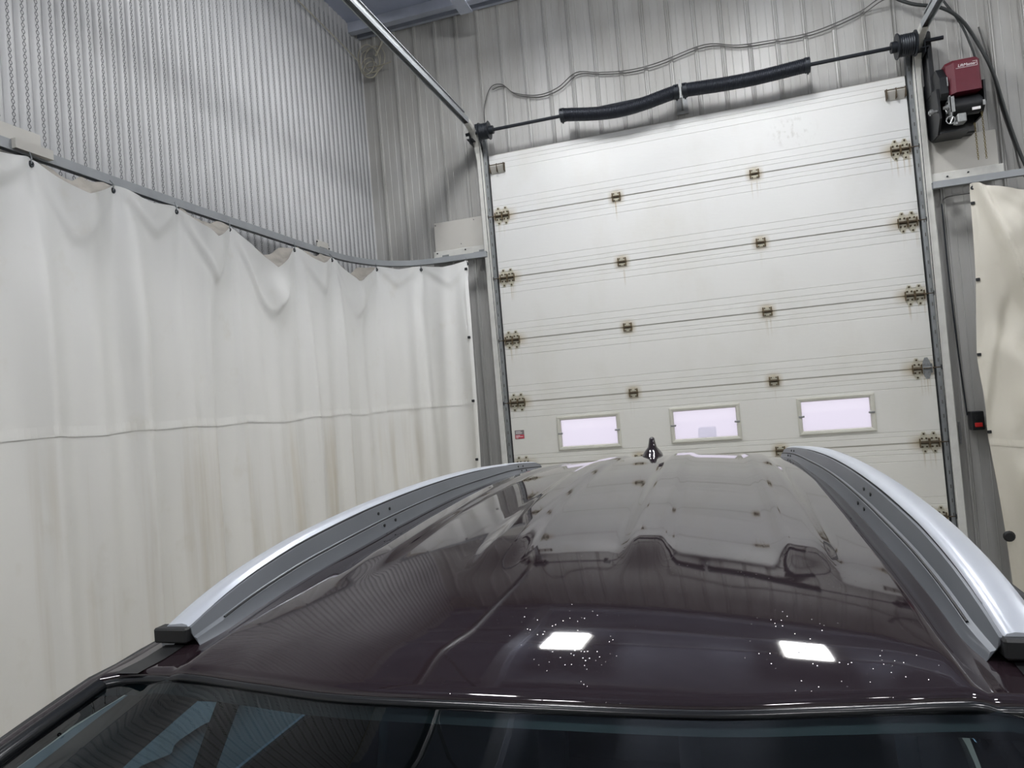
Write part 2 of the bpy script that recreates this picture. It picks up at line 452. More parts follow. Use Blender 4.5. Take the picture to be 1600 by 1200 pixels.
# ================================================================== OVERHEAD DOOR
DF, DB = 6.470, 6.515          # inner face and back of the door leaf
door = empty('door_1', (0, 0, 0), 'white sectional overhead door with rusty hinges and three windows', kind='structure')
def section_profile():
    """(z, inset) across one section: meeting rail lips, three fine pressed lines near each joint"""
    p = [(0.0, 0.004), (0.004, 0.0)]
    for z in (0.058, 0.098, 0.160):
        p += [(z-0.004, 0.0), (z-0.0015, 0.003), (z+0.0015, 0.003), (z+0.004, 0.0)]
    for z in (SEC-0.150, SEC-0.090, SEC-0.052):
        p += [(z-0.004, 0.0), (z-0.0015, 0.003), (z+0.0015, 0.003), (z+0.004, 0.0)]
    p += [(SEC-0.004, 0.0), (SEC, 0.004)]
    return p
SP = section_profile()
WINS = [(-1.535, -0.932), (-0.482, 0.132), (0.601, 1.211)]
WZ0, WZ1 = 1.338, 1.662
for k in range(7):
    z0 = k*SEC
    mb = MB()
    if k != 2:
        mb.grid([[(x, DF+h, z0+z) for x in (DX0, DX1)] for z, h in SP])
        mb.grid([[(x, DB, z) for x in (DX0, DX1)] for z in (z0, z0+SEC)])
        for x in (DX0, DX1): mb.add([(x, DF, z0+.002), (x, DB, z0+.002), (x, DB, z0+SEC-.002), (x, DF, z0+SEC-.002)], [(0, 1, 2, 3)])
        for z in (z0, z0+SEC): mb.add([(DX0, DF, z), (DX0, DB, z), (DX1, DB, z), (DX1, DF, z)], [(0, 1, 2, 3)])
    else:
        lowp = [q for q in SP if z0+q[0] < WZ0-0.005]; hip = [q for q in SP if z0+q[0] > WZ1+0.005]
        lowp.append((WZ0+0.02-z0, 0)); hip.insert(0, (WZ1-0.02-z0, 0))
        mb.grid([[(x, DF+h, z0+z) for x in (DX0, DX1)] for z, h in lowp])
        mb.grid([[(x, DF+h, z0+z) for x in (DX0, DX1)] for z, h in hip])
        edges = [DX0]+[q for a, c in WINS for q in (a+0.02, c-0.02)]+[DX1]
        for i in range(0, 8, 2):
            mb.grid([[(x, DF, z) for x in (edges[i], edges[i+1])] for z in (WZ0+0.02, WZ1-0.02)])
            mb.grid([[(x, DB, z) for x in (edges[i], edges[i+1])] for z in (WZ0+0.02, WZ1-0.02)])
        for za, zb in ((z0, WZ0+.02), (WZ1-.02, z0+SEC)):
            mb.grid([[(x, DB, z) for x in (DX0, DX1)] for z in (za, zb)])
    sec = mb.build('door_section', 'door', door, smooth=0, recalc=False)
    if k == 2:
        for (a, c) in WINS:
            f = MB()
            # moulded frame: outer step and inner bevel
            prof = [(0.0, 0.0), (0.0, -0.010), (0.012, -0.014), (0.030, -0.010), (0.036, 0.0), (0.036, 0.03)]
            ring = []
            for d, h in prof:
                ring.append([(a+d, DF+h, WZ0+d), (c-d, DF+h, WZ0+d), (c-d, DF+h, WZ1-d), (a+d, DF+h, WZ1-d)])
            for r1, r2 in zip(ring, ring[1:]):
                for i in range(4):
                    j = (i+1) % 4; f.add([r1[i], r1[j], r2[j], r2[i]], [(0, 1, 2, 3)])
            fr = f.build('window_frame', 'window_frame', sec, smooth=0)
            MB().box(a+0.03, c-0.03, DF+0.018, DF+0.023, WZ0+0.03, WZ1-0.03).build('window_pane', 'pane', sec, smooth=0)
            for xx, sgn in ((a+0.030, 1), (c-0.030, -1)):
                MB().box(xx-0.024, xx+0.024, DF-0.018, DF-0.010, (WZ0+WZ1)/2-0.008, (WZ0+WZ1)/2+0.008, 0.003).build('window_clip', 'grey_cast', sec)
# astragal at bottom, hinge hardware
MB().box(DX0+.01, DX1-.01, DF+0.0, DB, -0.0, 0.003).build('bottom_seal', 'black_rubber', door)
def hinge_leaf(mb, x, z, wd, up=1):
    """pentagonal leaf with bolt heads; up=1 above joint"""
    h = 0.088
    prf = [(x-wd/2, z), (x+wd/2, z), (x+wd/2, z+up*h*0.45), (x+wd*0.18, z+up*h), (x-wd*0.18, z+up*h), (x-wd/2, z+up*h*0.45)]
    mb.prism(prf, 'y', DF-0.004, DF-0.0005)
def bolts(mb, x, z, up):
    for dx, dz in ((0, 0.072), (-0.016, 0.034), (0.016, 0.034)):
        mb.cyl((x+dx, DF-0.012, z+up*dz), (x+dx, DF-0.003, z+up*dz), 0.0075, 8)
MAT['leaf'] = plain('stained_white_hinge_leaf', (188, 184, 166), 0.5, 0.1, 0.12, 60)
def hinge(x, z, mat='rust', single=True):
    h = MB(); wd = 0.062
    if single:
        # small centre hinge: two flanged straps
        for sx in (-1, 1):
            h.box(x+sx*0.034-0.006, x+sx*0.034+0.006, DF-0.018, DF-0.0005, z-0.038, z+0.038, 0.002)
        h.box(x-0.04, x+0.04, DF-0.006, DF-0.0005, z-0.012, z+0.012)
        o = h.build('hinge', mat, door, smooth=30)
        MB().box(x-0.028, x+0.028, DF-0.008, DF-0.001, z+0.012, z+0.036, 0.001).build('hinge_leaf', 'leaf', o)
        MB().box(x-0.028, x+0.028, DF-0.008, DF-0.001, z-0.036, z-0.012, 0.001).build('hinge_leaf', 'leaf', o)
        MB().cyl((x-0.042, DF-0.015, z), (x+0.042, DF-0.015, z), 0.007, 8).build('hinge_pin', 'rust_dark', o)
        p = MB()
        for dx in (-0.02, 0.02):
            for dz in (0.03, -0.032): p.cyl((x+dx, DF-0.011, z+dz), (x+dx, DF-0.0005, z+dz), 0.006, 8)
        p.build('bolt', 'rust_dark', o)
    else:
        hinge_leaf(h, x, z, wd, 1); hinge_leaf(h, x, z, wd, -1)
        o = h.build('hinge', 'leaf' if mat == 'rust' else mat, door, smooth=30)
        for sx in (-1, 1): MB().box(x+sx*0.033-0.0025, x+sx*0.033+0.0025, DF-0.03, DF-0.001, z-0.040, z+0.034, 0.001).build('hinge_flange', mat, o)
        MB().box(x-0.033, x+0.033, DF-0.012, DF-0.0045, z-0.012, z+0.012, 0.001).build('hinge_knuckle', 'rust_dark' if mat == 'rust' else mat, o)
        MB().cyl((x-0.036, DF-0.018, z), (x+0.036, DF-0.018, z), 0.009, 8).build('hinge_pin', 'rust_dark' if mat == 'rust' else 'grey_cast', o)
        p = MB(); bolts(p, x, z, 1); bolts(p, x, z, -1); p.build('bolt', 'rust_dark' if mat == 'rust' else 'grey_cast', o)
for k in range(1, 7):
    z = k*SEC
    for x in HCOLS[1:3]: hinge(x, z)
    for side in (-1, 1):
        xe = DX0 if side < 0 else DX1
        xs = [xe-side*0.052, xe-side*0.125]
        for j, x in enumerate(xs):
            o = hinge(x, z, 'clean_hinge' if (side > 0 and k == 3 and j == 0) else 'rust', False)
        # roller with its stem
        r = MB().cyl((xe-side*0.16, DF-0.022, z), (xe+side*0.075, DF-0.022, z), 0.0055, 8)
        st = r.build('roller_stem', 'rust_dark', door)
        MB().cyl((xe+side*0.045, DF-0.022, z), (xe+side*0.068, DF-0.022, z), 0.022, 12).build('roller', 'dark_steel', st)
# top fixtures: boxy brackets
for side in (-1, 1):
    xa = DX0+0.015 if side < 0 else DX1-0.155
    z = DTOP-0.135
    f = MB()
    f.prism([(DF-0.0005, z+0.03), (DF-0.05, z+0.015), (DF-0.05, z+0.008), (DF-0.006, z-0.055), (DF-0.0005, z-0.055)], 'x', xa, xa+0.14)
    o = f.build('top_bracket', 'board', door, smooth=0)
    g = MB()
    for x in (xa, xa+0.07, xa+0.14): g.box(x-0.003, x+0.003, DF-0.055, DF-0.001, z-0.05, z+0.03)
    g.box(xa-0.004, xa+0.144, DF-0.008, DF-0.0005, z+0.025, z+0.04)
    g.build('bracket_rib', 'rust_dark', o, smooth=0)
# sticker on the window section
stk = MB().box(-1.960, -1.866, DF-0.002, DF-0.0003, 1.476, 1.560).build('warning_sticker', plain('sticker_grey', (120, 112, 114), 0.4), door, smooth=0)
MB().box(-1.957, -1.869, DF-0.003, DF-0.002, 1.479, 1.516).build('red_band', plain('sticker_red', (186, 62, 78), 0.4), stk, smooth=0)
mb = MB()
for i, (a, c_, z) in enumerate(((-1.95, -1.90, 1.548), (-1.95, -1.885, 1.538), (-1.95, -1.89, 1.528), (-1.95, -1.91, 1.507), (-1.95, -1.88, 1.497), (-1.95, -1.925, 1.487))):
    mb.box(a, c_, DF-0.0036, DF-0.0025, z-0.0022, z+0.0022)
mb.build('fine_print', 'print_white', stk, smooth=0)

# vertical angles and tracks (track bends over the door and runs back under the ceiling)
def make_track(side, label):
    xe = DX0 if side < 0 else DX1
    root = empty('door_track', (xe+side*0.07, 6.43, 0), label, 'door track', 'door tracks')
    ox, oy = root.location.x, root.location.y
    def B(name, mb, mat, par=None, **k):
        o = mb.build(name, mat, par or root, **k)
        if par is None: o.location = (-ox, -oy, 0)
        return o
    yT = 6.43; zc = 4.50; R = 0.34
    x = xe+side*0.078
    path = [(x, yT, 0.05), (x, yT, 1.2), (x, yT, 2.4), (x, yT, 3.4), (x, yT, zc-R)]
    for i in range(1, 9):
        a = PI/2*i/8; path.append((x, yT-R+R*math.cos(a), zc-R+R*math.sin(a)))
    vert = path
    hor = [(x, yT-R, zc), (x, 4.5, zc), (x, 2.5, zc), (x, 1.2, zc)]
    # C-shaped channel; opening faces the door. profile in (x, normal)
    def chan(pts, horizontal):
        mb = MB(); prof = [(-0.026, 0.030), (-0.030, 0.012), (-0.030, -0.018), (0.030, -0.018), (0.030, 0.020), (0.022, 0.030), (0.016, 0.026), (0.024, 0.016), (0.024, -0.012), (-0.024, -0.012), (-0.024, 0.012), (-0.020, 0.026)]
        if not horizontal: prof = [(-0.022, 0.030), (-0.030, 0.020), (-0.030, -0.018), (0.030, -0.018), (0.030, 0.020), (0.022, 0.030)]
        P = []; m_ = len(pts)
        for i in range(m_):
            a = Vector(pts[max(i-1, 0)]); c = Vector(pts[min(i+1, m_-1)]); d = (c-a).normalized()
            nrm = Vector((0, -d.z, d.y))        # towards the room / downwards
            P.append([Vector(pts[i])+Vector((u*side, 0, 0))+nrm*v for u, v in prof])
        n = len(prof)
        for i in range(m_-1):
            for k in range(n):
                k2 = (k+1) % n; mb.add([P[i][k], P[i][k2], P[i+1][k2], P[i+1][k]], [(0, 1, 2, 3)])
        return mb
    B('vertical_track', chan(vert, 0), 'white_paint', smooth=30, recalc=False)
    B('horizontal_track', chan(hor, 1), 'rail', smooth=30, recalc=False)
    # wall angle with slots
    xa = xe+side*0.012
    mb = MB(); mb.box(min(xa, xa+side*0.034), max(xa, xa+side*0.034), YF-0.075, YF-0.071, 0.02, DTOP+0.26)
    mb.box(min(xa, xa+side*0.004), max(xa, xa+side*0.004), YF-0.071, YF-0.02, 0.02, DTOP+0.26)
    ang = B('wall_angle', mb, 'galv', smooth=0)
    mb = MB(); z = 0.15
    while z < DTOP+0.2:
        mb.box(xa+side*0.018-0.004, xa+side*0.018+0.004, YF-0.0765, YF-0.075, z, z+0.03); z += 0.115
    B('slot', mb, 'cable', smooth=0).parent = root
    # dark weather strip between leaf and angle
    B('weather_strip', MB().box(min(xe+side*0.002, xe+side*0.010), max(xe+side*0.002, xe+side*0.010), 6.475, 6.52, 0.02, DTOP), 'black_rubber', smooth=0)
    # angle stiffener above the horizontal run, hangers
    mb = MB(); mb.prism([(x+side*a, zc+c) for a, c in ((0.034, 0.022), (-0.040, 0.022), (-0.040, 0.028), (0.028, 0.028), (0.028, 0.105), (0.034, 0.105))], 'y', 1.2, yT-R-0.12)
    B('stiffener', mb, 'rail', smooth=0)
    for y in (1.5, 3.3): B('hanger_strap', MB().box(x-0.015, x+0.015, y, y+0.004, zc+0.02, CEIL+0.1), 'galv', smooth=0)
    # end bearing plate of the shaft
    mb = MB(); xb = xe+side*0.1
    mb.box(xb-0.03, xb+0.03, YF-0.3, YF-0.02, 4.37, 4.375); mb.box(min(xb, xb+side*0.004), max(xb, xb+side*0.004), YF-0.30, YF-0.02, 4.33, 4.52)
    mb.box(xb-0.03, xb+0.03, YF-0.024, YF-0.018, 4.05, 4.62)
    B('bearing_plate', mb, 'dark_steel', smooth=0)
    for z in (0.35, 1.08, 1.75, 2.42, 3.05, 3.7):
        mb = MB().box(min(x-side*0.03, xe+side*0.03), max(x-side*0.03, xe+side*0.03)+0.01, yT+0.018, YF-0.07, z, z+0.05)
        B('track_bracket', mb, 'galv', smooth=0)
    return root
make_track(-1, 'left door track, white upright curving into a grey run under the ceiling')
make_track(1, 'right door track, white upright curving back beside the red motor unit')

# ================================================================== TORSION SHAFT
SY, SZ = 6.27, 4.437
sh = empty('torsion_shaft', (-0.12, SY, SZ), 'dark steel torsion shaft with two black coil springs above the door', 'torsion shaft')
def S(name, mb, mat, par=None, **k):
    o = mb.build(name, mat, par or sh, **k)
    if par is None: o.location = (0.12, -SY, -SZ)
    return o
S('shaft', MB().tube([(-2.14, SY, SZ), (-1.2, SY, SZ-0.004), (-0.12, SY, SZ), (0.9, SY, SZ), (1.92, SY, SZ)], 0.0155, 10), 'dark_steel')
def coil(x0, x1, sag, r=0.061):
    n = int((x1-x0)/0.0145); mb = MB(); pts = []; rs = []
    for i in range(n*2+1):
        u = i/(n*2); x = x0+(x1-x0)*u
        pts.append((x, SY, SZ-sag*math.sin(PI*u)**1.2)); rs.append(r if i % 2 else r*0.93)
    mb.tube(pts, rs, 14); return mb
def collar(x):
    mb = MB(); mb.cyl((x-0.02, SY, SZ), (x+0.02, SY, SZ), 0.064, 14)
    for a in (0.6, 2.7, 4.8): mb.cyl((x, SY+0.05*math.cos(a), SZ+0.05*math.sin(a)), (x, SY+0.075*math.cos(a), SZ+0.075*math.sin(a)), 0.008, 6)
    return mb
S('spring', coil(-1.17, -0.17, 0.062), 'spring')
S('spring', coil(-0.07, 0.90, 0.02), 'spring')
for x in (-1.185, -0.155, -0.085, 0.915): S('winding_cone', collar(x), 'dark_steel')
mb = MB(); mb.box(-0.128, -0.112, SY-0.08, YF-0.02, SZ-0.09, SZ+0.07); mb.cyl((-0.15, SY, SZ), (-0.09, SY, SZ), 0.035, 12)
mb.box(-0.17, -0.07, YF-0.03, YF-0.018, SZ-0.12, SZ+0.1)
S('centre_bearing', mb, 'grey_cast')
def drum(x, side, r, wd):
    mb = MB(); n = 9
    pts = [(x+(i/(n*2)-0.5)*wd, SY, SZ) for i in range(n*2+1)]
    rs = [r*(0.96 if i % 2 else 0.92) for i in range(n*2+1)]
    rs[0] = rs[1] = rs[-1] = rs[-2] = r*1.12
    mb.tube(pts, rs, 20); mb.cyl((x-side*wd*0.5, SY, SZ), (x-side*(wd*0.5+0.04), SY, SZ), r*0.5, 12)
    return mb
S('cable_drum', drum(-1.95, -1, 0.078, 0.10), 'dark_steel')
S('cable_drum', drum(1.655, 1, 0.09, 0.14), 'dark_steel')
for x in (-2.03, 1.715): S('lift_cable', MB().cyl((x, SY+0.05, SZ), (x, 6.44, 0.2), 0.003, 5), 'dark_steel')

# ================================================================== OPERATOR (red motor unit)
op = empty('door_operator', (1.95, 6.2, 3.66), 'wall-mounted motor unit with dark red cover and black frame beside the door', 'motor')
OX, OY, OZ = 1.95, 6.2, 3.66
def O(name, mb, mat, par=None, **k):
    o = mb.build(name, mat, par or op, **k)
    if par is None: o.location = (-OX, -OY, -OZ)
    return o
# back plate
mb = MB(); mb.box(1.81, 2.12, 6.38, 6.50, 3.68, 4.16, 0.01); mb.prism([(6.42, 3.66), (6.24, 3.66), (6.15, 3.76), (6.17, 4.0), (6.42, 4.05)], 'x', 1.805, 1.82)
mb.prism([(6.42, 3.76), (6.26, 3.76), (6.15, 3.85), (6.14, 4.0), (6.42, 4.08)], 'x', 2.115, 2.13)
mb.box(1.815, 2.02, 6.20, 6.42, 3.655, 3.67)
O('frame', mb, 'black_plastic')
# red cover, chamfered towards its left
mb = MB()
def cover(mb, x0, x1, y0, y1, z0, z1):
    prf = [(x0, y1), (x0, y0+0.05), (x0+0.045, y0), (x1-0.012, y0), (x1, y0+0.012), (x1, y1)]
    mb.prism(prf, 'z', z0, z1-0.03)
    a = [(p, q, z1-0.03) for p, q in prf]; cx = (x0+x1)/2
    c = [(p+(cx-p)*0.06, q+(y1-q)*0.12, z1) for p, q in prf]
    n = len(prf)
    mb.add(a+c, [(i, (i+1) % n, n+(i+1) % n, n+i) for i in range(n)]+[tuple(range(n, 2*n))])
cover(mb, 1.875, 2.095, 6.10, 6.38, 3.925, 4.185)
cv = O('cover', mb, 'red_cover', smooth=20)
O('side_shroud', MB().prism([(6.38, 3.90), (6.16, 3.90), (6.12, 3.94), (6.13, 4.07), (6.20, 4.16), (6.38, 4.16)], 'x', 1.822, 1.874), 'black_plastic', smooth=20)
mb = MB(); mb.box(1.866, 1.8735, 6.112, 6.118, 3.99, 4.06); O('chrome_strip', mb, 'grey_cast')
# lettering on the cover
cu = bpy.data.curves.new('lettering', 'FONT'); cu.body = 'LiftMaster'; cu.size = 0.030; cu.extrude = 0.0008; cu.align_x = 'CENTER'; cu.shear = 0.2
tmp = bpy.data.objects.new('tmp', cu); COL.objects.link(tmp)
bpy.context.view_layer.update()
me = bpy.data.meshes.new_from_object(tmp.evaluated_get(bpy.context.evaluated_depsgraph_get()))
bpy.data.objects.remove(tmp)
me.materials.clear(); me.materials.append(MAT['print_white'])
lt = bpy.data.objects.new('lettering', me); COL.objects.link(lt); lt.parent = op
lt.rotation_euler = (PI/2, 0, 0); lt.location = (2.005-OX, 6.0985-OY, 4.115-OZ)
mb = MB(); mb.box(1.93, 2.075, 6.0985, 6.0998, 4.1055, 4.1075); mb.box(2.073, 2.0755, 6.0985, 6.0998, 4.1055, 4.142); mb.box(2.045, 2.0755, 6.0985, 6.0998, 4.140, 4.142)
O('logo_outline', mb, 'print_white')
# motor body below cover
mb = MB(); mb.cyl((1.90, 6.2, 3.84), (2.09, 6.2, 3.84), 0.072, 20); mb.cyl((2.088, 6.2, 3.84), (2.105, 6.2, 3.84), 0.06, 20)
O('motor', mb, 'black_plastic')
O('motor_label', MB().box(2.02, 2.075, 6.118, 6.129, 3.775, 3.795), 'print_white')
O('label_plate', MB().box(2.094, 2.112, 6.12, 6.13, 3.80, 3.84), 'grey_cast')
mb = MB()
mb.cyl((1.878, 6.2, 3.84), (1.90, 6.2, 3.84), 0.078, 20); mb.torus((1.872, 6.17, 3.84), 0.045, 0.006, 'x', 14, 6)
mb.box(1.865, 1.90, 6.10, 6.11, 3.78, 3.90); mb.box(1.868, 1.876, 6.10, 6.14, 3.72, 3.91); mb.cyl((1.85, 6.13, 3.83), (1.87, 6.13, 3.83), 0.022, 12)
mb.cyl((1.83, 6.13, 3.83), (1.85, 6.13, 3.83), 0.012, 10)
O('gear_housing', mb, 'grey_cast')
mb = MB(); mb.box(1.905, 1.965, 6.08, 6.16, 3.685, 3.755, 0.006); mb.box(1.88, 1.91, 6.10, 6.12, 3.68, 3.70)
O('brake_box', mb, 'grey_cast')
mb = MB(); mb.torus((1.862, 6.10, 3.72), 0.03, 0.004, 'y', 12, 5); mb.cyl((1.856, 6.10, 3.69), (1.88, 6.10, 3.74), 0.006, 6)
O('release_lever', mb, 'grey_cast')
O('output_shaft', MB().cyl((1.745, 6.2, 3.835), (1.81, 6.2, 3.835), 0.013, 10).cyl((1.755, 6.2, 3.835), (1.775, 6.2, 3.835), 0.024, 10), 'grey_cast')
# narrow dark upright from the motor unit towards the shaft
O('dark_upright', MB().box(1.80, 1.845, 6.30, 6.44, 4.0, 4.53, 0.01), 'black_plastic')
# hand chain hanging by the operator
def chain(mb, x, y, z0, z1, p=0.022):
    z = z1; i = 0
    while z > z0:
        mb.torus((x, y, z), 0.006, 0.0018, 'x' if i % 2 else 'y', 8, 4, sz=1.9); z -= p*0.72; i += 1
for xx, z1, s in ((2.045, 3.68, 'left'), (2.10, 3.76, 'right')):
    mb = MB(); chain(mb, 0, 0, -(z1-3.40), 0)
    o = mb.build('hand_chain', 'yellow_chain'); o.location = (xx, 6.18, z1)
    tag(o, 'short tarnished pull chain under the motor unit, the %s one of two' % s, 'chain', 'pull chains under the motor')

# ================================================================== CURTAIN RAILS
RZ = 3.27
railprof = [(-0.02, -0.026), (-0.02, 0.026), (0.02, 0.026), (0.02, -0.026), (0.008, -0.026), (0.008, -0.020), (0.014, -0.020), (0.014, 0.020), (-0.014, 0.020), (-0.014, -0.020), (-0.008, -0.020), (-0.008, -0.026)]
lp = smoothpath([(-3.17, -5.5, RZ), (-3.17, -1.5, RZ), (-3.17, 1.5, RZ), (-3.175, 2.4, RZ), (-3.2, 3.3, RZ), (-3.205, 4.6, RZ), (-3.20, 5.2, RZ), (-3.17, 5.65, RZ), (-3.03, 6.0, RZ), (-2.81, 6.2, RZ), (-2.56, 6.265, RZ), (-2.3, 6.28, RZ), (-2.035, 6.29, RZ)], 5)
rl = empty('curtain_rail', (-3.2, 3, RZ), 'long grey steel curtain rail along the left wall curving to the door', 'curtain rail', 'curtain rails')
def RR(name, mb, mat, root, par=None, **k):
    o = mb.build(name, mat, par or root, **k)
    if par is None: o.location = -root.location
    return o
RR('rail', MB().sweep(lp, railprof), 'rail', rl, smooth=30)
RR('rail_splice', MB().sweep([(-3.155, 2.50, RZ+0.002), (-3.157, 2.70, RZ+0.002)], [(-0.024, -0.02), (-0.024, 0.028), (0.023, 0.028), (0.023, -0.02)]), 'board', rl, smooth=0)
def plate(x0, x1, z0, z1, y0, y1, mat, root, name='mounting_board'):
    o = RR(name, MB().box(x0, x1, y0, y1, z0, z1, 0.003), mat, root); return o
def screws(pts, y, root, r=0.006):
    mb = MB()
    for x, z in pts: mb.cyl((x, y-0.008, z), (x, y+0.002, z), r, 8)
    RR('screw', mb, 'dark_steel', root)
plate(-2.63, -2.085, 3.32, 3.695, 6.47, 6.50, 'board', rl)
plate(-2.64, -2.075, 3.30, 3.40, 6.44, 6.47, 'white_paint', rl, 'support_strip')
screws([(-2.61, 3.67), (-2.2, 3.67), (-2.1, 3.66), (-2.11, 3.34), (-2.35, 3.45)], 6.47, rl, 0.004)
screws([(-2.61, 3.325), (-2.52, 3.33), (-2.15, 3.33), (-2.6, 3.38), (-2.3, 3.38)], 6.44, rl, 0.007)
for x in (-2.55, -2.16):
    mb = MB(); mb.box(x, x+0.07, 6.27, 6.44, RZ+0.027, RZ+0.031); mb.box(x, x+0.07, 6.435, 6.44, RZ+0.03, RZ+0.085)
    RR('angle_bracket', mb, 'galv', rl, smooth=0)
# brackets on the corrugated wall
for y, big in ((2.62, 1), (5.42, 0), (0.2, 1)):
    w2 = 0.26 if big else 0.09
    mb = MB(); mb.box(-3.285, -3.27, y-w2, y+(0.13 if big else 0.09), RZ+0.0, RZ+(0.155 if big else 0.13), 0.003)
    RR('wall_board', mb, 'board', rl)
    mb = MB(); mb.box(-3.27, -3.19, y-0.06, y+0.06, RZ+0.027, RZ+0.031); mb.box(-3.27, -3.266, y-0.06, y+0.06, RZ+0.03, RZ+0.075)
    RR('angle_bracket', mb, 'galv', rl, smooth=0)
    mb = MB()
    for dy, dz in ((-0.04, 0.05), (0.035, 0.05), (0.09, 0.08), (-0.1, 0.11), (0.09, 0.04)): mb.cyl((-3.272, y+dy, RZ+dz), (-3.262, y+dy, RZ+dz), 0.006, 8)
    RR('screw', mb, 'dark_steel', rl)
rp = [(1.735, 6.25, RZ), (2.1, 6.25, RZ), (2.6, 6.25, RZ), (3.6, 6.25, RZ)]
rr = empty('curtain_rail', (1.8, 6.25, RZ), 'short grey curtain rail on the right of the overhead door', 'curtain rail', 'curtain rails')
RR('rail', MB().sweep(rp, railprof), 'rail', rr, smooth=30)
plate(1.75, 2.28, 3.36, 3.70, 6.47, 6.50, 'board', rr)
plate(1.76, 2.30, 3.31, 3.41, 6.44, 6.47, 'white_paint', rr, 'support_strip')
screws([(1.82, 3.33), (1.87, 3.33), (2.27, 3.33), (1.9, 3.37), (2.05, 3.38)], 6.44, rr, 0.007)
for x in (1.80, 2.15):
    mb = MB(); mb.box(x, x+0.08, 6.27, 6.44, RZ+0.027, RZ+0.031); mb.box(x, x+0.08, 6.435, 6.44, RZ+0.03, RZ+0.075)
    RR('angle_bracket', mb, 'galv', rr, smooth=0)

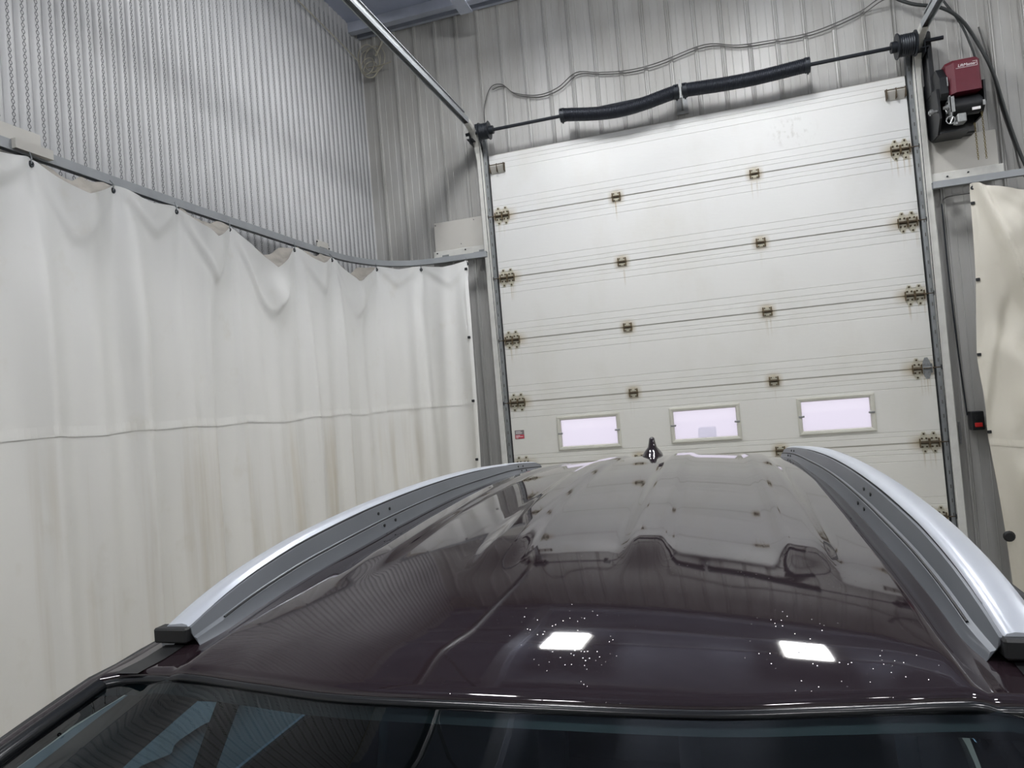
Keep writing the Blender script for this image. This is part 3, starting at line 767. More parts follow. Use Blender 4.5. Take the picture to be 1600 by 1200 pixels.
# ================================================================== CURTAINS
def arclen(pts):
    L = [0]
    for a, c in zip(pts, pts[1:]): L.append(L[-1]+(Vector(c)-Vector(a)).length)
    return L
def at_path(pts, L, s):
    s = max(0, min(L[-1]-1e-6, s))
    for i in range(len(pts)-1):
        if s <= L[i+1]: break
    u = (s-L[i])/(L[i+1]-L[i]); p = Vector(pts[i]).lerp(Vector(pts[i+1]), u)
    a = Vector(pts[max(i-1, 0)]); c = Vector(pts[min(i+2, len(pts)-1)])
    d = (c-a).normalized(); return p, Vector((d.y, -d.x, 0))          # normal towards the room for a path going +Y
def make_curtain(name, label, path, hooks, sags, ztop, zbot, seed, ds=0.02, dz=0.035, folds=None, lean=None, group='wash bay curtains', seams=(1.855,), amp=1.0, grom_edge=None, s_end=None, cmat='curtain'):
    rnd = random.Random(seed)
    L = arclen(path); total = s_end or L[-1]
    root = empty(name, tuple(Vector(path[0]).lerp(Vector(path[-1]), 0.5))[:2]+(0,), label, 'curtain', group)
    # fold train: ridge centres
    cen = []; s = 0.05
    while s < total: cen.append((s, rnd.uniform(0.3, 1.0), rnd.uniform(0.05, 0.12), rnd.uniform(-0.04, 0.04))); s += rnd.uniform(0.16, 0.38)
    def bulge(s):
        i = 0
        while i < len(hooks)-2 and hooks[i+1] < s: i += 1
        a, c = hooks[i], hooks[i+1]; u = (s-a)/(c-a); u = max(0, min(1, u))
        return i, u
    def gap_(i): return hooks[i+1]-hooks[i]
    def surf(s, tt):
        p, n = at_path(path, L, s)
        i, u = bulge(s); sg = sags[i] if i < len(sags) else 0.05
        gap = hooks[i+1]-hooks[i]
        vshape = (1-abs(2*u-1))
        edge = 1.0 if (hooks[0] <= s <= hooks[-1]) else 0
        sagz = sg*vshape**0.8*edge
        # below the top hem the cloth radiates from the hooks
        off = (0.030+0.30*min(sg, 0.16))*math.exp(-tt/0.40)*math.sin(PI*u)**0.8*edge
        # creases running from the two hooks to the low point of the droop
        uu = abs(2*(u+0.10*math.sin(2.3*i+seed)*math.sin(PI*u))-1); dl = (tt-(0.10+1.6*sg)*(1-uu))
        ck = 0.35+0.45*((i*0.618+seed*0.37) % 1.0)
        off += ck*(0.008+0.055*min(sg, 0.13))*math.exp(-(dl/0.032)**2)*edge*min(1, (1-uu)*4)
        off -= ck*(0.006+0.035*min(sg, 0.13))*math.exp(-((dl-0.07)/0.05)**2)*edge*min(1, (1-uu)*3)
        hk = min(u, 1-u)*gap_(i)
        off -= 0.014*math.exp(-(hk/(0.02+0.05*tt))**2)*math.exp(-tt/0.7)*edge
        # V fold hanging off the droop
        off += 0.30*sg*math.exp(-((tt-sg*1.3)/0.22)**2)*math.exp(-((u-0.55)/0.16)**2)*edge
        # long vertical folds
        f = 0
        for (c_, a_, w_, dr) in cen:
            d = (s-c_-dr*tt)/w_
            if abs(d) < 3: f += a_*math.exp(-d*d)
        for hi, h_ in enumerate(hooks):                        # one sharp-sided fold runs down from every hook
            d = s-h_-0.03*math.sin(hi*2.1+seed)*tt
            if abs(d) < 0.4: off += amp*(0.022+0.022*((hi*0.618) % 1))*math.exp(-(d/(0.025 if d < 0 else 0.13))**2)*sm(0.02, 0.35, tt)*(1-0.35*sm(1.0, 3.0, tt))
        off += amp*0.080*f*(0.35+0.65*sm(0.05, 0.9, tt))
        off += 0.012*math.sin(s*3.1+tt*1.3+seed)+0.006*math.sin(s*9.0-tt*3.0)
        z = ztop-sagz*math.exp(-tt/0.6)-tt
        return p+n*(off-0.0), z
    S_ = []; s = 0
    while s < total: S_.append(s); s += ds
    S_.append(total)
    T = []; tt = 0
    H = ztop-zbot
    while tt < H: T.append(tt); tt += dz*(0.6 if tt < 0.5 else 1.6)
    T.append(H)
    P = []
    for s in S_:
        row = []
        for tt in T:
            q, z = surf(s, tt); x, y = q.x, q.y
            if lean: x, y, z = lean(s, tt, x, y, z)
            row.append((x, y, z))
        P.append(row)
    def PT(mb, nm, mat, **k):
        o = mb.build(nm, mat, root, **k); o.location = -root.location; return o
    cl = PT(MB().grid(P), 'cloth', cmat, smooth=60, recalc=False)
    # hem flap: where the top droops its doubled hem folds back towards the rail
    for i, sg in enumerate(sags):
        if sg < 0.085: continue
        a, c = hooks[i], hooks[i+1]; Q = []
        for j in range(17):
            u = j/16; s = a+(c-a)*(0.03+0.94*u); q, z = surf(s, 0.0); _, n = at_path(path, L, s); x, y = q.x, q.y
            if lean: x, y, z = lean(s, 0, x, y, z)
            w_ = math.sin(PI*u)**0.6*min(1.2, sg*8)
            wob = 0.012*math.sin(u*17+i)
            Q.append([(x, y, z), (x-n.x*0.05*w_, y-n.y*0.05*w_, z+0.012*w_+wob*w_), (x-n.x*0.09*w_, y-n.y*0.09*w_, z+(0.055+wob)*w_), (x-n.x*0.10*w_, y-n.y*0.10*w_, z+(0.085-wob)*w_)])
        PT(MB().grid(Q), 'hem_flap', 'hem', smooth=40, recalc=False)
    for sz in seams:
        Q = []
        j = min(range(len(T)), key=lambda q: abs((ztop-T[q])-sz))
        for i, s in enumerate(S_):
            q, z = surf(s, ztop-sz); _, n = at_path(path, L, s)
            x, y = q.x, q.y
            if lean: x, y, z = lean(s, ztop-sz, x, y, z)
            Q.append([(x+n.x*0.004, y+n.y*0.004, z-0.004), (x+n.x*0.004, y+n.y*0.004, z-0.003), (x+n.x*0.004, y+n.y*0.004, z+0.01), (x+n.x*0.001, y+n.y*0.001, z+0.05)])
        PT(MB().grid(Q), 'seam', cmat, smooth=0, recalc=False)
    gs = [(h, 0.035) for h in hooks]
    for h, tt in gs:
        q, z = surf(h, tt); _, n = at_path(path, L, h); x, y = q.x, q.y
        if lean: x, y, z = lean(h, tt, x, y, z)
        mb = MB(); c = Vector((x, y, z))+n*0.010
        sd = Vector((-n.y, n.x, 0))
        pts = [c+sd*0.011*math.cos(a*PI/5)+Vector((0, 0, 0.011*math.sin(a*PI/5))) for a in range(10)]
        mb.tube(pts, 0.0055, 6, closed=True)
        g = PT(mb, 'grommet', 'dark_steel')
        mb = MB(); p, _n = at_path(path, L, h)
        hk = [Vector((x, y, z))+n*0.012, Vector((x, y, z))+n*0.016+Vector((0, 0, 0.03)), Vector((p.x, p.y, RZ-0.02))]
        mb.tube(hk, 0.0035, 5); h_ = mb.build('hook', 'galv', g)
    if grom_edge:
        for sE, zz in grom_edge:
            q, z = surf(sE, ztop-zz); _, n = at_path(path, L, sE); x, y = q.x, q.y
            if lean: x, y, z = lean(sE, ztop-zz, x, y, z)
            d = Vector((-n.y, n.x, 0)); c = Vector((x, y, z))+n*0.006
            a = c-d*0.016; e = c+d*0.016
            mb = MB().box(min(a.x, e.x)+0.002, max(a.x, e.x)-0.002, min(a.y, e.y)-0.004, max(a.y, e.y)+0.004, z-0.012, z+0.012, 0.003)
            PT(mb, 'edge_clip', 'black_plastic')
    return root
cpath = [(p[0]+0.05 if p[1] < 5.6 else p[0]+0.03, p[1]-(0.0 if p[1] < 5.6 else 0.06), p[2]) for p in [tuple(q) for q in lp] if p[1] < 6.5 and p[0] <= -2.24]
cpath = [p for p in cpath if p[1] > -4.2]
cpath.append((-2.245, 6.21, RZ))
CL = arclen(cpath)
def s_of_y(y):      # arclength where the path passes y (before the bend)
    for i in range(len(cpath)-1):
        if cpath[i][1] <= y <= cpath[i+1][1]:
            return CL[i]+(CL[i+1]-CL[i])*(y-cpath[i][1])/(cpath[i+1][1]-cpath[i][1])
    return CL[-1]
def s_of_x(x):
    for i in range(len(cpath)-1):
        if cpath[i][1] > 5.7 and cpath[i][0] <= x <= cpath[i+1][0]:
            return CL[i]+(CL[i+1]-CL[i])*(x-cpath[i][0])/(cpath[i+1][0]-cpath[i][0])
    return CL[-1]
hooks = [0.02]; y = -3.6
while y < 2.2: hooks.append(s_of_y(y)); y += 0.49
hooks += [s_of_y(2.566), s_of_y(3.047), s_of_y(3.53), s_of_y(4.033), s_of_y(4.80), s_of_y(5.30), s_of_x(-3.02), s_of_x(-2.68), CL[-1]-0.02]
nh = len(hooks)
sags = [0.08]*(nh-10)+[0.13, 0.04, 0.14, 0.24, 0.11, 0.19, 0.03, 0.05]
sags = ([0.07]*(len(hooks)-1-8)+[0.13, 0.05, 0.15, 0.25, 0.11, 0.19, 0.03, 0.05])
def lean_l(s, tt, x, y, z):
    e = sm(CL[-1]-0.25, CL[-1], s)
    x += 0.025*e*math.sin(tt*1.5)
    return x, y, z
make_curtain('curtain', 'long white vinyl curtain hanging along the left wall up to the door', cpath, hooks, sags, 3.225, 0.06, 3, ds=0.022, lean=lean_l, amp=0.9,
             grom_edge=[(CL[-1]-0.012, 3.14), (CL[-1]-0.012, 2.48), (CL[-1]-0.012, 1.88), (CL[-1]-0.012, 1.33), (CL[-1]-0.012, 0.75)])
# right curtain, bunched; its right part has dropped off the rail
rpath = [(1.985, 6.24, RZ), (2.1, 6.22, RZ), (2.25, 6.16, RZ), (2.4, 6.1, RZ), (2.6, 6.04, RZ), (2.9, 6.0, RZ), (3.3, 6.02, RZ)]
rpath = [tuple(p) for p in smoothpath(rpath, 5)]
RL = arclen(rpath)
def lean_r(s, tt, x, y, z):
    k = s/RL[-1]
    z -= min(0.40, 0.42*max(0, s-0.02))*math.exp(-tt/1.5)
    # crumples
    y += -0.05*math.sin(3.2*tt+5*s)*math.exp(-((s-0.28)/0.25)**2)-0.035*math.sin(6.1*tt-9*s+1)*sm(0.05, 0.25, s)
    y += -0.014*abs(math.sin(4.3*tt+11*s))*sm(0.03, 0.2, s)
    y += -0.03*abs(math.sin(1.3*tt+6*s+0.6*math.sin(5*tt)))*sm(0.04, 0.2, s)-0.012*math.sin(13*tt+17*s)*sm(0.04, 0.2, s)
    y += -0.022*(1-abs(((1.7*tt+2.2*s) % 1.0)*2-1))*sm(0.06, 0.25, s)-0.012*(1-abs(((2.9*tt-3.1*s+0.3) % 1.0)*2-1))*sm(0.08, 0.25, s)
    y -= 0.06*math.exp(-((s-0.04-0.30*tt)/0.035)**2)*(1-sm(0.9, 1.4, tt))+0.05*math.exp(-((s-0.34+0.20*tt)/0.04)**2)*sm(0.9, 1.3, tt)*(1-sm(2.0, 2.4, tt))
    x += interp([(0, 0.0), (0.75, -0.03), (1.33, -0.07), (1.9, -0.06), (2.3, -0.03), (2.75, 0.0), (3.2, 0.02)], tt)*math.exp(-s/0.5)
    return x, y, z
make_curtain('curtain', 'crumpled white vinyl curtain right of the door with its top sagging', rpath, [0.015, 0.55, 1.0, RL[-1]-0.02], [0.02, 0.1, 0.1], 3.235, 0.06, 11, ds=0.014, dz=0.03,
             lean=lean_r, amp=0.9, cmat='old_curtain', grom_edge=[(0.012, 3.08), (0.012, 2.48), (0.012, 1.9), (0.012, 1.30)], seams=(1.2,))

# ================================================================== WIRES AND SMALL WALL ITEMS
def wire(name, pts, r, mat, label, cat='cable', group=None, k=6, n=6):
    mb = MB().tube(smoothpath(pts, k), r, n)
    return tag(mb.build(name, mat, smooth=60), label, cat, group)
wy = 6.485
pw = [(-2.0, wy, 4.5), (-2.0, wy, 4.75), (-1.92, wy, 4.94), (-1.80, wy, 4.95), (-1.68, wy, 4.84), (-1.45, wy, 4.77), (-1.25, wy, 4.80), (-1.06, wy, 4.905), (-0.85, wy, 4.86), (-0.58, wy, 4.82), (-0.3, wy, 4.83), (0.115, wy, 4.90), (0.4, wy, 4.83), (0.65, wy, 4.81), (0.95, wy, 4.80), (1.17, wy, 4.83), (1.4, wy, 4.89), (1.56, wy-0.1, 4.92), (1.78, wy-0.15, 4.84)]
wire('thin_cable', pw, 0.0045, 'cable', 'thin grey wire looping across the ribbed wall above the springs, upper strand', group='wires above the springs')
wire('thin_cable', [(a+0.02, c, z-0.022) for a, c, z in pw[2:]], 0.0045, 'cable', 'thin grey wire looping just under its twin above the springs', group='wires above the springs')
wire('power_cable', [(1.53, 6.4, 5.12), (1.60, 6.38, 4.93), (1.75, 6.36, 4.80), (1.95, 6.36, 4.72), (2.1, 6.40, 4.60), (2.22, 6.46, 4.4), (2.3, 6.46, 4.15), (2.36, 6.46, 3.8), (2.42, 6.46, 3.5), (2.5, 6.46, 3.2)], 0.014, 'cable_dark', 'thick dark cable dropping behind the red motor unit', n=8)
wire('power_cable', [(1.9, 6.44, 5.1), (1.98, 6.44, 4.85), (2.1, 6.44, 4.6), (2.17, 6.44, 4.35), (2.15, 6.35, 4.19)], 0.009, 'cable_dark', 'dark cable entering the top of the red motor unit', n=8)
wire('power_cable', [(2.24, 6.48, 4.55), (2.30, 6.48, 4.2), (2.34, 6.48, 3.85), (2.40, 6.48, 3.55), (2.44, 6.48, 3.3), (2.6, 6.48, 3.05)], 0.007, 'cable', 'slim grey cable hanging right of the motor unit', n=8)
wire('conduit', [(1.85, 6.47, 3.16), (1.87, 6.47, 3.2), (1.93, 6.47, 3.215), (2.1, 6.47, 3.215)], 0.005, 'cable', 'thin grey wire bending behind the right curtain top', n=8)
wire('conduit', [(1.85, 6.47, 3.16), (1.85, 6.475, 2.6), (1.86, 6.475, 2.0), (1.88, 6.475, 1.42)], 0.006, 'dark_steel', 'thin dark pipe running down to the black button box', n=8)
wire('thin_cable', [(1.76, 6.49, 3.2), (1.765, 6.49, 2.4), (1.755, 6.49, 1.5), (1.745, 6.49, 1.0), (1.79, 6.49, 0.75), (1.76, 6.49, 0.4)], 0.004, 'cable', 'thin grey cord on the wall beside the white slide latch', n=6)
# pale coil of cord in the corner under the ceiling
mb = MB(); rnd = random.Random(4)
for i in range(5):
    c = Vector((-3.16+rnd.uniform(-.04, .06), 6.40+rnd.uniform(-.03, .02), 5.42+rnd.uniform(-.10, .08))); R_ = rnd.uniform(0.07, 0.13); ph = rnd.uniform(0, 3)
    pts = [c+Vector((R_*math.cos(a*PI/9)*0.9, 0.04*math.sin(a*PI/9+ph), R_*1.3*math.sin(a*PI/9))) for a in range(18)]
    mb.tube(pts, 0.005, 5, closed=True)
mb.tube(smoothpath([(-3.1, 6.42, 5.5), (-3.0, 6.4, 5.62), (-2.95, 6.4, 5.8)], 4), 0.012, 6)
mb.tube(smoothpath([(-3.2, 6.42, 5.4), (-3.05, 6.4, 5.38), (-2.92, 6.4, 5.39)], 4), 0.006, 6)
tag(mb.build('cord_coil', 'cable_pale', smooth=60), 'tangle of pale cord hung in the corner under the ceiling', 'cord')
wire('thin_cable', [(-3.28, 3.2, 5.68), (-3.28, 4.2, 5.60), (-3.28, 5.3, 5.54), (-3.28, 6.0, 5.50), (-3.27, 6.35, 5.46)], 0.006, 'cable_pale', 'pale cord along the top of the corrugated left wall', n=6)
# slide latch
la = empty('slide_latch', (1.765, 6.5, 1.28), 'white steel slide latch on the wall right of the door track', 'latch')
for nm, mb, mat in (('plate', MB().box(-0.035, 0.035, -0.012, 0.018, -0.13, 0.10, 0.003), 'white_paint'),
                    ('bolt_bar', MB().box(-0.013, 0.013, -0.030, -0.013, -0.06, 0.36, 0.003), 'white_paint'),
                    ('keeper', MB().box(-0.022, 0.06, -0.034, -0.012, -0.05, -0.035).box(-0.022, 0.06, -0.034, -0.012, 0.05, 0.065).cyl((0.05, -0.03, -0.09), (0.05, -0.03, 0.09), 0.009, 8), 'grey_cast')):
    mb.build(nm, mat, la)
# black button box with red rocker
bx = empty('button_box', (1.935, 6.47, 1.30), 'small black button box with a red button at the right curtain edge', 'switch')
MB().box(-0.045, 0.045, -0.06, 0.03, -0.0, 0.15, 0.006).build('housing', 'black_plastic', bx)
MB().box(-0.027, 0.027, -0.068, -0.06, 0.025, 0.06, 0.003).build('red_button', 'red_button', bx)
MB().cyl((0, -0.066, 0.10), (0, -0.06, 0.10), 0.02, 14).build('black_button', 'black_rubber', bx)
MB().cyl((0.045, -0.02, 0.02), (0.09, -0.02, 0.02), 0.012, 10).build('cable_gland', 'grey_cast', bx)
mb = MB(); prev = None
pts = [(0, 0, 0.0)]
mb.tube([(0, 0.055, 0), (0, 0.02, 0), (0, -0.005, 0), (0, -0.02, 0)], [0.012, 0.034, 0.042, 0.03], 14)
o = mb.build('rubber_bumper', 'black_rubber', smooth=50); o.location = (1.965, 6.10, 0.515); o.rotation_euler.y = 0.3
tag(o, 'small black rubber knob on the lower edge of the right curtain', 'knob')

# ================================================================== CEILING LIGHTS
proto = None
wherel = ['over the left of the bay near the door', 'over the right of the bay near the door', 'unseen fill lamp added above the windshield, left of the camera', 'unseen fill lamp added above the windshield, right of the camera', 'unseen fill lamp added far right, level with the windshield', 'unseen fill lamp added far right, near the door wall', 'unseen fill lamp added behind the camera on the left', 'unseen fill lamp added behind the camera in the middle', 'unseen fill lamp added behind the camera on the far right']
for i, (x, y) in enumerate(LIGHTS):
    if proto is None:
        lt_ = empty('ceiling_light', (x, y, 5.36), '', 'ceiling light', 'square ceiling lights')
        h = MB(); h.box(-0.20, 0.20, -0.40, 0.40, 0.004, 0.07, 0.02); h.build('housing', 'white_paint', lt_)
        MB().box(-0.17, 0.17, -0.36, 0.36, -0.055, 0.002).build('diffuser', 'lamp', lt_, smooth=0)
        h = MB()
        for a in (-0.2, 0.2): MB().cyl((a, 0, 0.06), (a, 0, CEIL+0.1-5.36), 0.006, 6).build('hanger', 'galv', lt_)
        proto = lt_
    else: lt_ = dup(proto, None, (x, y, 5.36))
    lt_['label'] = 'square white ceiling light, ' + wherel[i]

# ================================================================== THE CAR
car = empty('car', (-0.285, 0.80, 0), 'dark plum SUV with silver roof rails parked facing away from the door', 'car', rz=0.0087)
def CB(name, mb, mat, par=None, **k): return mb.build(name, mat, par or car, **k)
ZC = [(-0.02, 1.456), (0.05, 1.479), (0.14, 1.504), (0.30, 1.534), (0.50, 1.561), (0.80, 1.584), (1.30, 1.596), (1.80, 1.584), (2.30, 1.548), (2.42, 1.534)]
def zc(v): return spline(ZC, v)
def crown(v): return 0.02+0.12*sm(-0.05, 0.75, v)
def halfw(v): return spline([(0.0, 0.64), (0.5, 0.645), (1.2, 0.635), (2.0, 0.605), (2.4, 0.585)], v)
HDR = [(0.0, 0.022), (0.24, 0.026), (0.38, 0.042), (0.46, 0.052), (0.52, 0.050), (0.60, 0.042), (0.64, 0.025)]
def roofz(u, v):
    z = zc(v)-crown(v)*u*u
    a = abs(u)
    z += 0.014*sm(0.43, 0.57, a)*(1-sm(0.0, 0.22, v))            # front corners lift into the pillars
    k = sm(0.33, 0.52, v)*(1-sm(2.15, 2.3, v))
    for c in (0.135, 0.40):                                     # pressed ribs
        d = abs(a-c); z += 0.009*(1-sm(0.024, 0.052, d))*k
    z -= 0.012*sm(0.515, 0.53, a)*sm(0.0, 0.1, v)               # drop into the rail ditch
    return z
us = []
x = -1.0
for i in range(129): us.append(-1+2*i/128)
vs_ = [0, 0.012, 0.03, 0.055]+[0.08+0.02*i for i in range(118)]
P = []
for vn in vs_:
    row = []
    for un in us:
        u = un*halfw(vn)
        v0 = spline(HDR, abs(u)); v = v0+(vn)*(2.42-v0)/2.42 if vn < 2.42 else vn
        row.append((u, v, roofz(u, v)))
    P.append(row)
# rolled front lip
lip = [(p[0], p[1]-0.004, p[2]-0.004) for p in P[0]]; lip2 = [(p[0], p[1]-0.005, p[2]-0.012) for p in P[0]]
CB('roof_panel', MB().grid([lip2, lip]+P), 'paint', smooth=60, recalc=False)
# header trim (black rubber) with thin bright lip
hd = [Vector((p[0], p[1]-0.009, p[2]-0.012)) for p in P[0]]
CB('header_trim', MB().tube(hd, 0.0065, 8), 'dark_trim', smooth=60)
# rear spoiler / tailgate
mb = MB(); rowA = P[-1]
sp1 = [(p[0]*1.0, p[1]+0.16, p[2]-0.03) for p in rowA]; sp2 = [(p[0], p[1]+0.17, p[2]-0.06) for p in rowA]; sp3 = [(p[0], p[1]+0.05, p[2]-0.09) for p in rowA]
mb.grid([rowA, sp1, sp2, sp3]); CB('spoiler', mb, 'paint', smooth=40, recalc=False)

# windshield: curved grid from the header down to the cowl
def ws(un, t_):
    u0 = 0.635+0.13*t_; u = un*u0
    hv = spline(HDR, abs(un*0.63))
    v = hv*(1-t_)**3-0.012-0.85*t_-0.10*t_*(1-un*un)-0.02*t_
    zh = roofz(un*0.62, max(hv, 0))-0.012 if hv > 0 else roofz(un*0.62, hv)-0.012
    s = t_*0.85
    drop = spline([(0, 0), (0.15, 0.046), (0.4, 0.155), (0.85, 0.41)], s)
    return (u, v, zh-drop+0.012*t_*(1-un*un))
# greenhouse side line
WSE = []
def topline(v):
    """(u, z) of the door-frame line outboard of the rails; v<0 follows the windshield pillar"""
    if not WSE:
        for i in range(41):
            p = ws(1.0, i/40); WSE.append((-p[1], p[0]+0.014, p[2]+0.006))
    if v < -WSE[0][0]: return interp([(a, b_) for a, b_, c in WSE], -v), interp([(a, c) for a, b_, c in WSE], -v)
    if v >= -9: return halfw(v)+0.010, roofz(halfw(v), v)-0.004
    t_ = -v
    return 0.650+0.13*t_/0.85, spline([(0, roofz(0.64, 0)-0.004), (0.15, 1.398), (0.4, 1.285), (0.85, 1.03)], t_)
def side_pt(v, h):
    u, z = topline(v); bu = 0.90 if v > -0.5 else 0.88; bz = 1.0
    z = min(z, 1.6); zz = z+(bz-z)*h
    return (u+(bu-u)*(h**1.25)+0.015*math.sin(PI*h), v, zz)
for sd, nm in ((-1, 'left'), (1, 'right')):
    # painted cant rail over the doors, joined to the pillar
    vv = [-0.86+0.04*i for i in range(83)]
    Q = []
    for v in vv:
        u, z = topline(v); r = []
        w_ = 0.055
        for q, dz_ in ((-0.014, -0.006), (0.004, 0.003), (0.022, -0.006), (0.040, -0.030), (0.052, -0.062), (0.046, -0.070)):
            r.append((sd*(u+q), v, z+dz_))
        Q.append(r)
    CB('door_frame', MB().grid(Q, flip=(sd < 0)), 'paint', smooth=60, recalc=False)
    # black moulding beside the windshield
    pts = [Vector(ws(sd*1.0, i/30)) for i in range(31)]
    CB('windshield_moulding', MB().tube(pts, 0.012, 8), 'dark_trim', smooth=60)
    pts = [Vector((sd*(topline(v)[0]+0.028), v, topline(v)[1]-0.010)) for v in [-0.86+0.05*i for i in range(60)]]
    CB('door_seal', MB().tube(pts, 0.005, 6), 'black_rubber', smooth=60)
    # side windows
    for a, c in ((-0.62, 0.42), (0.50, 1.42), (1.52, 2.25)):
        Q = []
        n = 20
        for i in range(n+1):
            v = a+(c-a)*i/n
            Q.append([tuple(Vector((sd*side_pt(v, h)[0], v, side_pt(v, h)[2]))) for h in (0.13, 0.35, 0.6, 0.8, 1.0)])
        CB('side_window', MB().grid(Q, flip=(sd < 0)), 'side_glass', smooth=60, recalc=False)
    for v in (0.46, 1.47, 2.30):
        Q = [[(sd*(side_pt(v+dv, h)[0]+0.004), v+dv, side_pt(v+dv, h)[2]) for h in (0.08, 0.35, 0.6, 0.8, 1.0)] for dv in (-0.05, 0, 0.05)]
        CB('door_pillar', MB().grid(Q, flip=(sd < 0)), 'dark_trim', smooth=60, recalc=False)
    CB('window_trim', MB().tube([(sd*0.905, v, 1.0) for v in (-0.75, 0, 1, 2.4)], 0.010, 6), 'chrome')
    # lower body side
    Q = []
    for i in range(60):
        v = -1.75+4.4*i/59
        k = 1-0.10*sm(-0.8, -1.75, v)-0.06*sm(2.1, 2.65, v)
        arch = 0
        for wv in (-1.05, 1.75):
            d = abs(v-wv)
            if d < 0.40: arch = max(arch, math.sqrt(0.16-d*d))
        zb = max(0.22, 0.33+arch if arch > 0 else 0.22)
        ztp = 1.0 if v > -0.86 else 0.98-0.10*sm(-0.86, -1.75, v)
        Q.append([(sd*0.90*k, v, ztp), (sd*0.935*k, v, ztp-0.12), (sd*0.955*k, v, max(zb, 0.72)), (sd*0.945*k, v, max(zb, 0.45)), (sd*0.92*k, v, zb)])
    CB('body_side', MB().grid(Q, flip=(sd < 0)), 'paint', smooth=50, recalc=False)
    for wv in (-1.05, 1.75):
        mb = MB(); pr = [(0.20, 0.0), (0.30, 0.0), (0.345, 0.03), (0.35, 0.10), (0.35, 0.14), (0.345, 0.2), (0.30, 0.23), (0.2, 0.23)]
        n = 28; V = []
        for i in range(n):
            a = 2*PI*i/n; V.append([(sd*(0.93-d), wv+r*math.cos(a), 0.352+r*math.sin(a)) for r, d in pr])
        V.append(V[0]); mb.grid(V); wh = CB('wheel', mb, 'tyre', smooth=40)
        mb = MB(); mb.cyl((sd*0.90, wv, 0.352), (sd*0.925, wv, 0.352), 0.05, 12)
        for j in range(5):
            a = 2*PI*j/5
            mb.tube([(sd*0.915, wv+0.03*math.cos(a), 0.352+0.03*math.sin(a)), (sd*0.905, wv+0.215*math.cos(a), 0.352+0.215*math.sin(a))], [0.03, 0.022], 6)
        mb.torus((sd*0.90, wv, 0.352), 0.215, 0.018, 'x', 24, 6); mb.build('rim', 'alloy', wh)
    # door mirror
    mb = MB(); mb.tube([(sd*0.90, -0.40, 1.02), (sd*0.97, -0.40, 1.05), (sd*1.02, -0.40, 1.08), (sd*1.10, -0.39, 1.08), (sd*1.13, -0.38, 1.07)], [0.02, 0.03, 0.085, 0.08, 0.045], 12)
    CB('door_mirror', mb, 'paint', smooth=60)
# hood and nose
Q = []
for i in range(12):
    v = -0.92-0.85*i/11
    Q.append([(u*0.88*(1-0.10*sm(-1.2, -1.77, v)), v, 1.03-0.16*(i/11)**2-0.05*u*u-0.04*i/11) for u in [-1+0.1*j for j in range(21)]])
last = Q[-1]
Q.append([(p[0], p[1]-0.04, 0.70) for p in last]); Q.append([(p[0], p[1]-0.03, 0.30) for p in last])
CB('hood', MB().grid(Q), 'paint', smooth=50, recalc=False)
Q = [[(u*0.82, 2.60, z) for u in (-1, -0.5, 0, 0.5, 1)] for z in (0.28, 0.6, 0.98)]+[[(u*0.6, 2.50, z) for u in (-1, -0.5, 0, 0.5, 1)] for z in (1.42,)]
CB('tailgate', MB().grid(Q), 'paint', smooth=50)
mb = MB(); mb.box(-0.85, 0.85, -1.5, 2.55, 0.2, 0.26); CB('underbody', mb, 'black_plastic')
# windshield
Q = [[ws(-1+2*j/48, i/24) for j in range(49)] for i in range(25)]
CB('windshield', MB().grid(Q, flip=True), 'windshield', smooth=60, recalc=False)
# ceramic black band along the glass edge (under the glass)
def off(p, d): return (p[0], p[1]+d*0.3, p[2]-d)
Q = [[off(ws(-1+2*j/48, tt), 0.004) for j in range(49)] for tt in (0.0, 0.012, 0.026)]
CB('frit_band', MB().grid(Q, flip=True), 'black_plastic', smooth=60, recalc=False)
for sd in (-1, 1):
    Q = [[off(ws(sd*(1-e), i/12), 0.004) for e in (0.0, 0.02, 0.035)] for i in range(13)]
    # inner pillar cover seen through the glass
    Q2 = []
    for i in range(13):
        t_ = i/12; a = Vector(ws(sd*0.965, t_)); Q2.append([tuple(a+Vector((0, 0.05, -0.02))), tuple(a+Vector((-sd*0.045, 0.10, -0.035))), tuple(a+Vector((-sd*0.05, 0.16, -0.06))), tuple(a+Vector((0.0, 0.20, -0.08)))])
    CB('pillar_cover', MB().grid(Q2), 'headliner', smooth=60)
# interior
Q = [[(u, v, roofz(u, v)-0.045) for u in (-0.6, -0.3, 0, 0.3, 0.6)] for v in (0.05, 0.4, 0.9, 1.5, 2.3)]
CB('headliner', MB().grid(Q), 'headliner', smooth=60)
CB('mirror_mount', MB().box(-0.05, 0.05, -0.10, -0.02, 1.37, 1.40, 0.01).tube([(-0.11, -0.10, 1.345), (0.11, -0.10, 1.345)], 0.025, 10), 'black_plastic')
mb = MB(); mb.box(-0.78, 0.78, -0.88, -0.25, 0.75, 0.97, 0.05); CB('dashboard', mb, 'seat')
for sx in (-0.37, 0.37):
    mb = MB(); mb.box(sx-0.25, sx+0.25, 0.15, 0.65, 0.45, 0.62, 0.05)
    mt = Matrix.Translation((sx, 0.68, 0.62)) @ Matrix.Rotation(-0.3, 4, 'X'); mb.box(-0.24, 0.24, -0.07, 0.07, -0.05, 0.60, 0.05, mt)
    mb.box(-0.12, 0.12, -0.045, 0.045, 0.63, 0.80, 0.03, mt); CB('seat', mb, 'seat', smooth=40)
mb = MB(); mb.box(-0.62, 0.62, 1.15, 1.6, 0.45, 0.6, 0.05); mb.box(-0.62, 0.62, 1.6, 1.75, 0.5, 1.2, 0.05); CB('rear_bench', mb, 'seat', smooth=40)
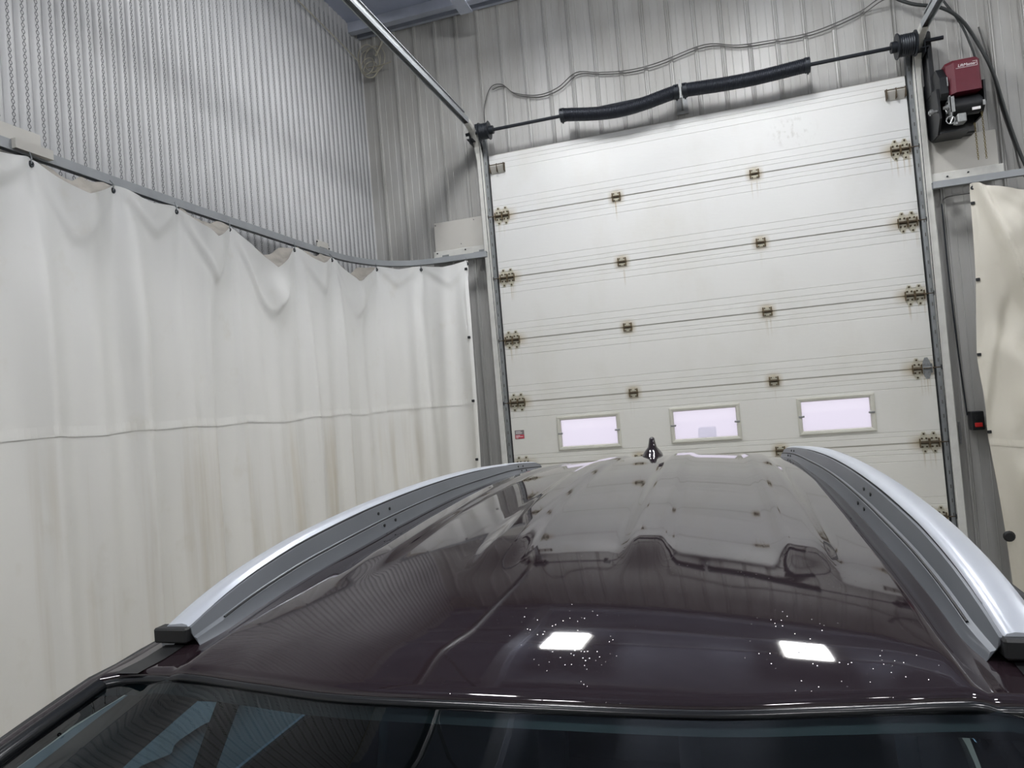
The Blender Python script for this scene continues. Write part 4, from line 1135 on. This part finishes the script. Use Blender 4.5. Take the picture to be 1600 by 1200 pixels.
mb = MB(); mb.torus((-0.37, 0, 0), 0.18, 0.016, 'y', 24, 8); o = CB('steering_wheel', mb, 'black_plastic'); o.location = (0, -0.12, 0.95); o.rotation_euler.x = 0.4

# roof rails
RT = [(0.13, 1.517), (0.17, 1.531), (0.25, 1.552), (0.35, 1.570), (0.50, 1.588), (0.80, 1.606), (1.2, 1.612), (1.6, 1.603), (2.0, 1.578), (2.20, 1.560), (2.29, 1.547), (2.33, 1.530)]
def railu(v): return spline([(0.13, 0.588), (0.5, 0.592), (1.2, 0.588), (1.8, 0.570), (2.3, 0.548)], v)
for sd in (-1, 1):
    vv = [0.13+2.2*i/70 for i in range(71)]
    top = []; inn = []
    for v in vv:
        zt = spline(RT, v); uc = railu(v); zr = roofz(uc-0.05, v)-0.004; h = max(0.004, zt-zr)
        kw = 0.55+0.45*sm(0.13, 0.35, v)*1.0
        kk = min(1.0, h/0.05)
        top.append([(sd*(uc-0.017), v, zt-0.006), (sd*(uc-0.013), v, zt-0.001), (sd*(uc-0.004), v, zt+0.001), (sd*(uc+0.022), v, zt-0.001), (sd*(uc+0.032), v, zt-0.008), (sd*(uc+0.038), v, zt-h*0.6), (sd*(uc+0.040), v, zt-h*1.15-0.012)])
        b0 = 0.017+0.030*kk
        inn.append([(sd*(uc-b0), v, zr), (sd*(uc-b0*0.86-0.001), v, zr+h*0.16), (sd*(uc-b0*0.80), v, zr+h*0.40), (sd*(uc-b0*0.74), v, zr+h*0.43),
                    (sd*(uc-b0*0.62), v, zr+h*0.46), (sd*(uc-0.021), v, zr+h*0.86), (sd*(uc-0.014), v, zr+h*0.87), (sd*(uc-0.013), v, zt-0.006)])
    def caps(mb, rows):
        for r in (rows[0], rows[-1]): mb.add(r, [tuple(range(len(r)))])
    mb = MB().grid(top, flip=(sd > 0)); caps(mb, top)
    rail = CB('roof_rail', mb, 'silver', smooth=40, recalc=False)
    rail['label'] = 'silver roof rail on the %s side of the car in view' % ('left' if sd < 0 else 'right')
    mb = MB().grid(inn, flip=(sd < 0)); caps(mb, inn)
    mb.build('rail_side', 'rail_grey', rail, smooth=20, recalc=False)
    g1 = [Vector(q[6])+Vector((-sd*0.001, 0, 0.0)) for q in inn[2:-1]]; g2 = [Vector(q[3])+Vector((-sd*0.0006, 0, 0.001)) for q in inn[2:-1]]; g3 = [Vector(q[0]) for q in inn]
    mb = MB().tube(g1, 0.0022, 5); mb.tube(g2, 0.002, 5); mb.tube(g3, 0.004, 5)
    mb.build('rail_groove', 'black_rubber', rail, smooth=60)
    mb = MB()
    for v in (0.78, 0.86, 2.0, 2.05):
        i = min(range(71), key=lambda q: abs(vv[q]-v))
        for a, c in ((4, 5), (1, 2)):
            c0 = (Vector(inn[i][a])+Vector(inn[i][c]))/2; mb.cyl(c0, c0+Vector((-sd*0.0025, 0, 0.0)), 0.004, 8)
    mb.build('mounting_hole', 'black_rubber', rail)
    # dark foot under the front end
    f = MB(); z = spline(RT, 0.13); f.box(min(sd*0.568, sd*0.632), max(sd*0.568, sd*0.632), 0.118, 0.145, z-0.028, z-0.004, 0.003)
    f.build('rail_foot', 'black_rubber', rail)
    # ditch strip in front of the rail
    Q = []
    for i in range(9):
        v = 0.03+0.10*i/8; Q.append([(sd*u, v, roofz(u, v)+0.0015) for u in (0.578, 0.582, 0.616, 0.620)])
    CB('ditch_strip', MB().grid(Q), 'black_rubber', smooth=60)
# shark-fin antenna
an = []
bv = 2.17; bz = zc(2.17)
for k, (f, h) in enumerate(((1.0, -0.006), (0.95, 0.006), (0.78, 0.018), (0.50, 0.036), (0.38, 0.056), (0.30, 0.072), (0.12, 0.077))):
    ring = []
    Lf = 0.085*(1-0.45*k/6); sh_ = 0.035*k/6
    for j in range(16):
        a = 2*PI*j/16; wx = 0.044*f*(1 if k < 3 else 0.85)
        ring.append((wx*math.cos(a), bv+sh_+Lf*(f if k == 6 else max(f, 0.45))*math.sin(a), bz+h))
    ring.append(ring[0]); an.append(ring)
mb = MB().grid(an); mb.add(an[-1][:-1], [tuple(range(16))])
CB('antenna', mb, 'paint', smooth=60)['label'] = 'dark shark-fin antenna at the back of the roof'

# ================================================================== OUTSIDE
tag(MB().box(-12, 12, 6.75, 40, -0.15, -0.02).build('yard', plain('pale_wet_yard', (246, 244, 250), 0.6), smooth=0), 'pale ground outside the door windows', kind='structure')
o = MB().box(-0.19, 0.19, -0.2, 0.2, -0.02, 0.93, 0.02).build('utility_cabinet', 'far_block'); o.location = (-0.40, 16.0, 0)
tag(o, 'pale blue-grey cabinet outside, seen through the middle door window', 'cabinet')
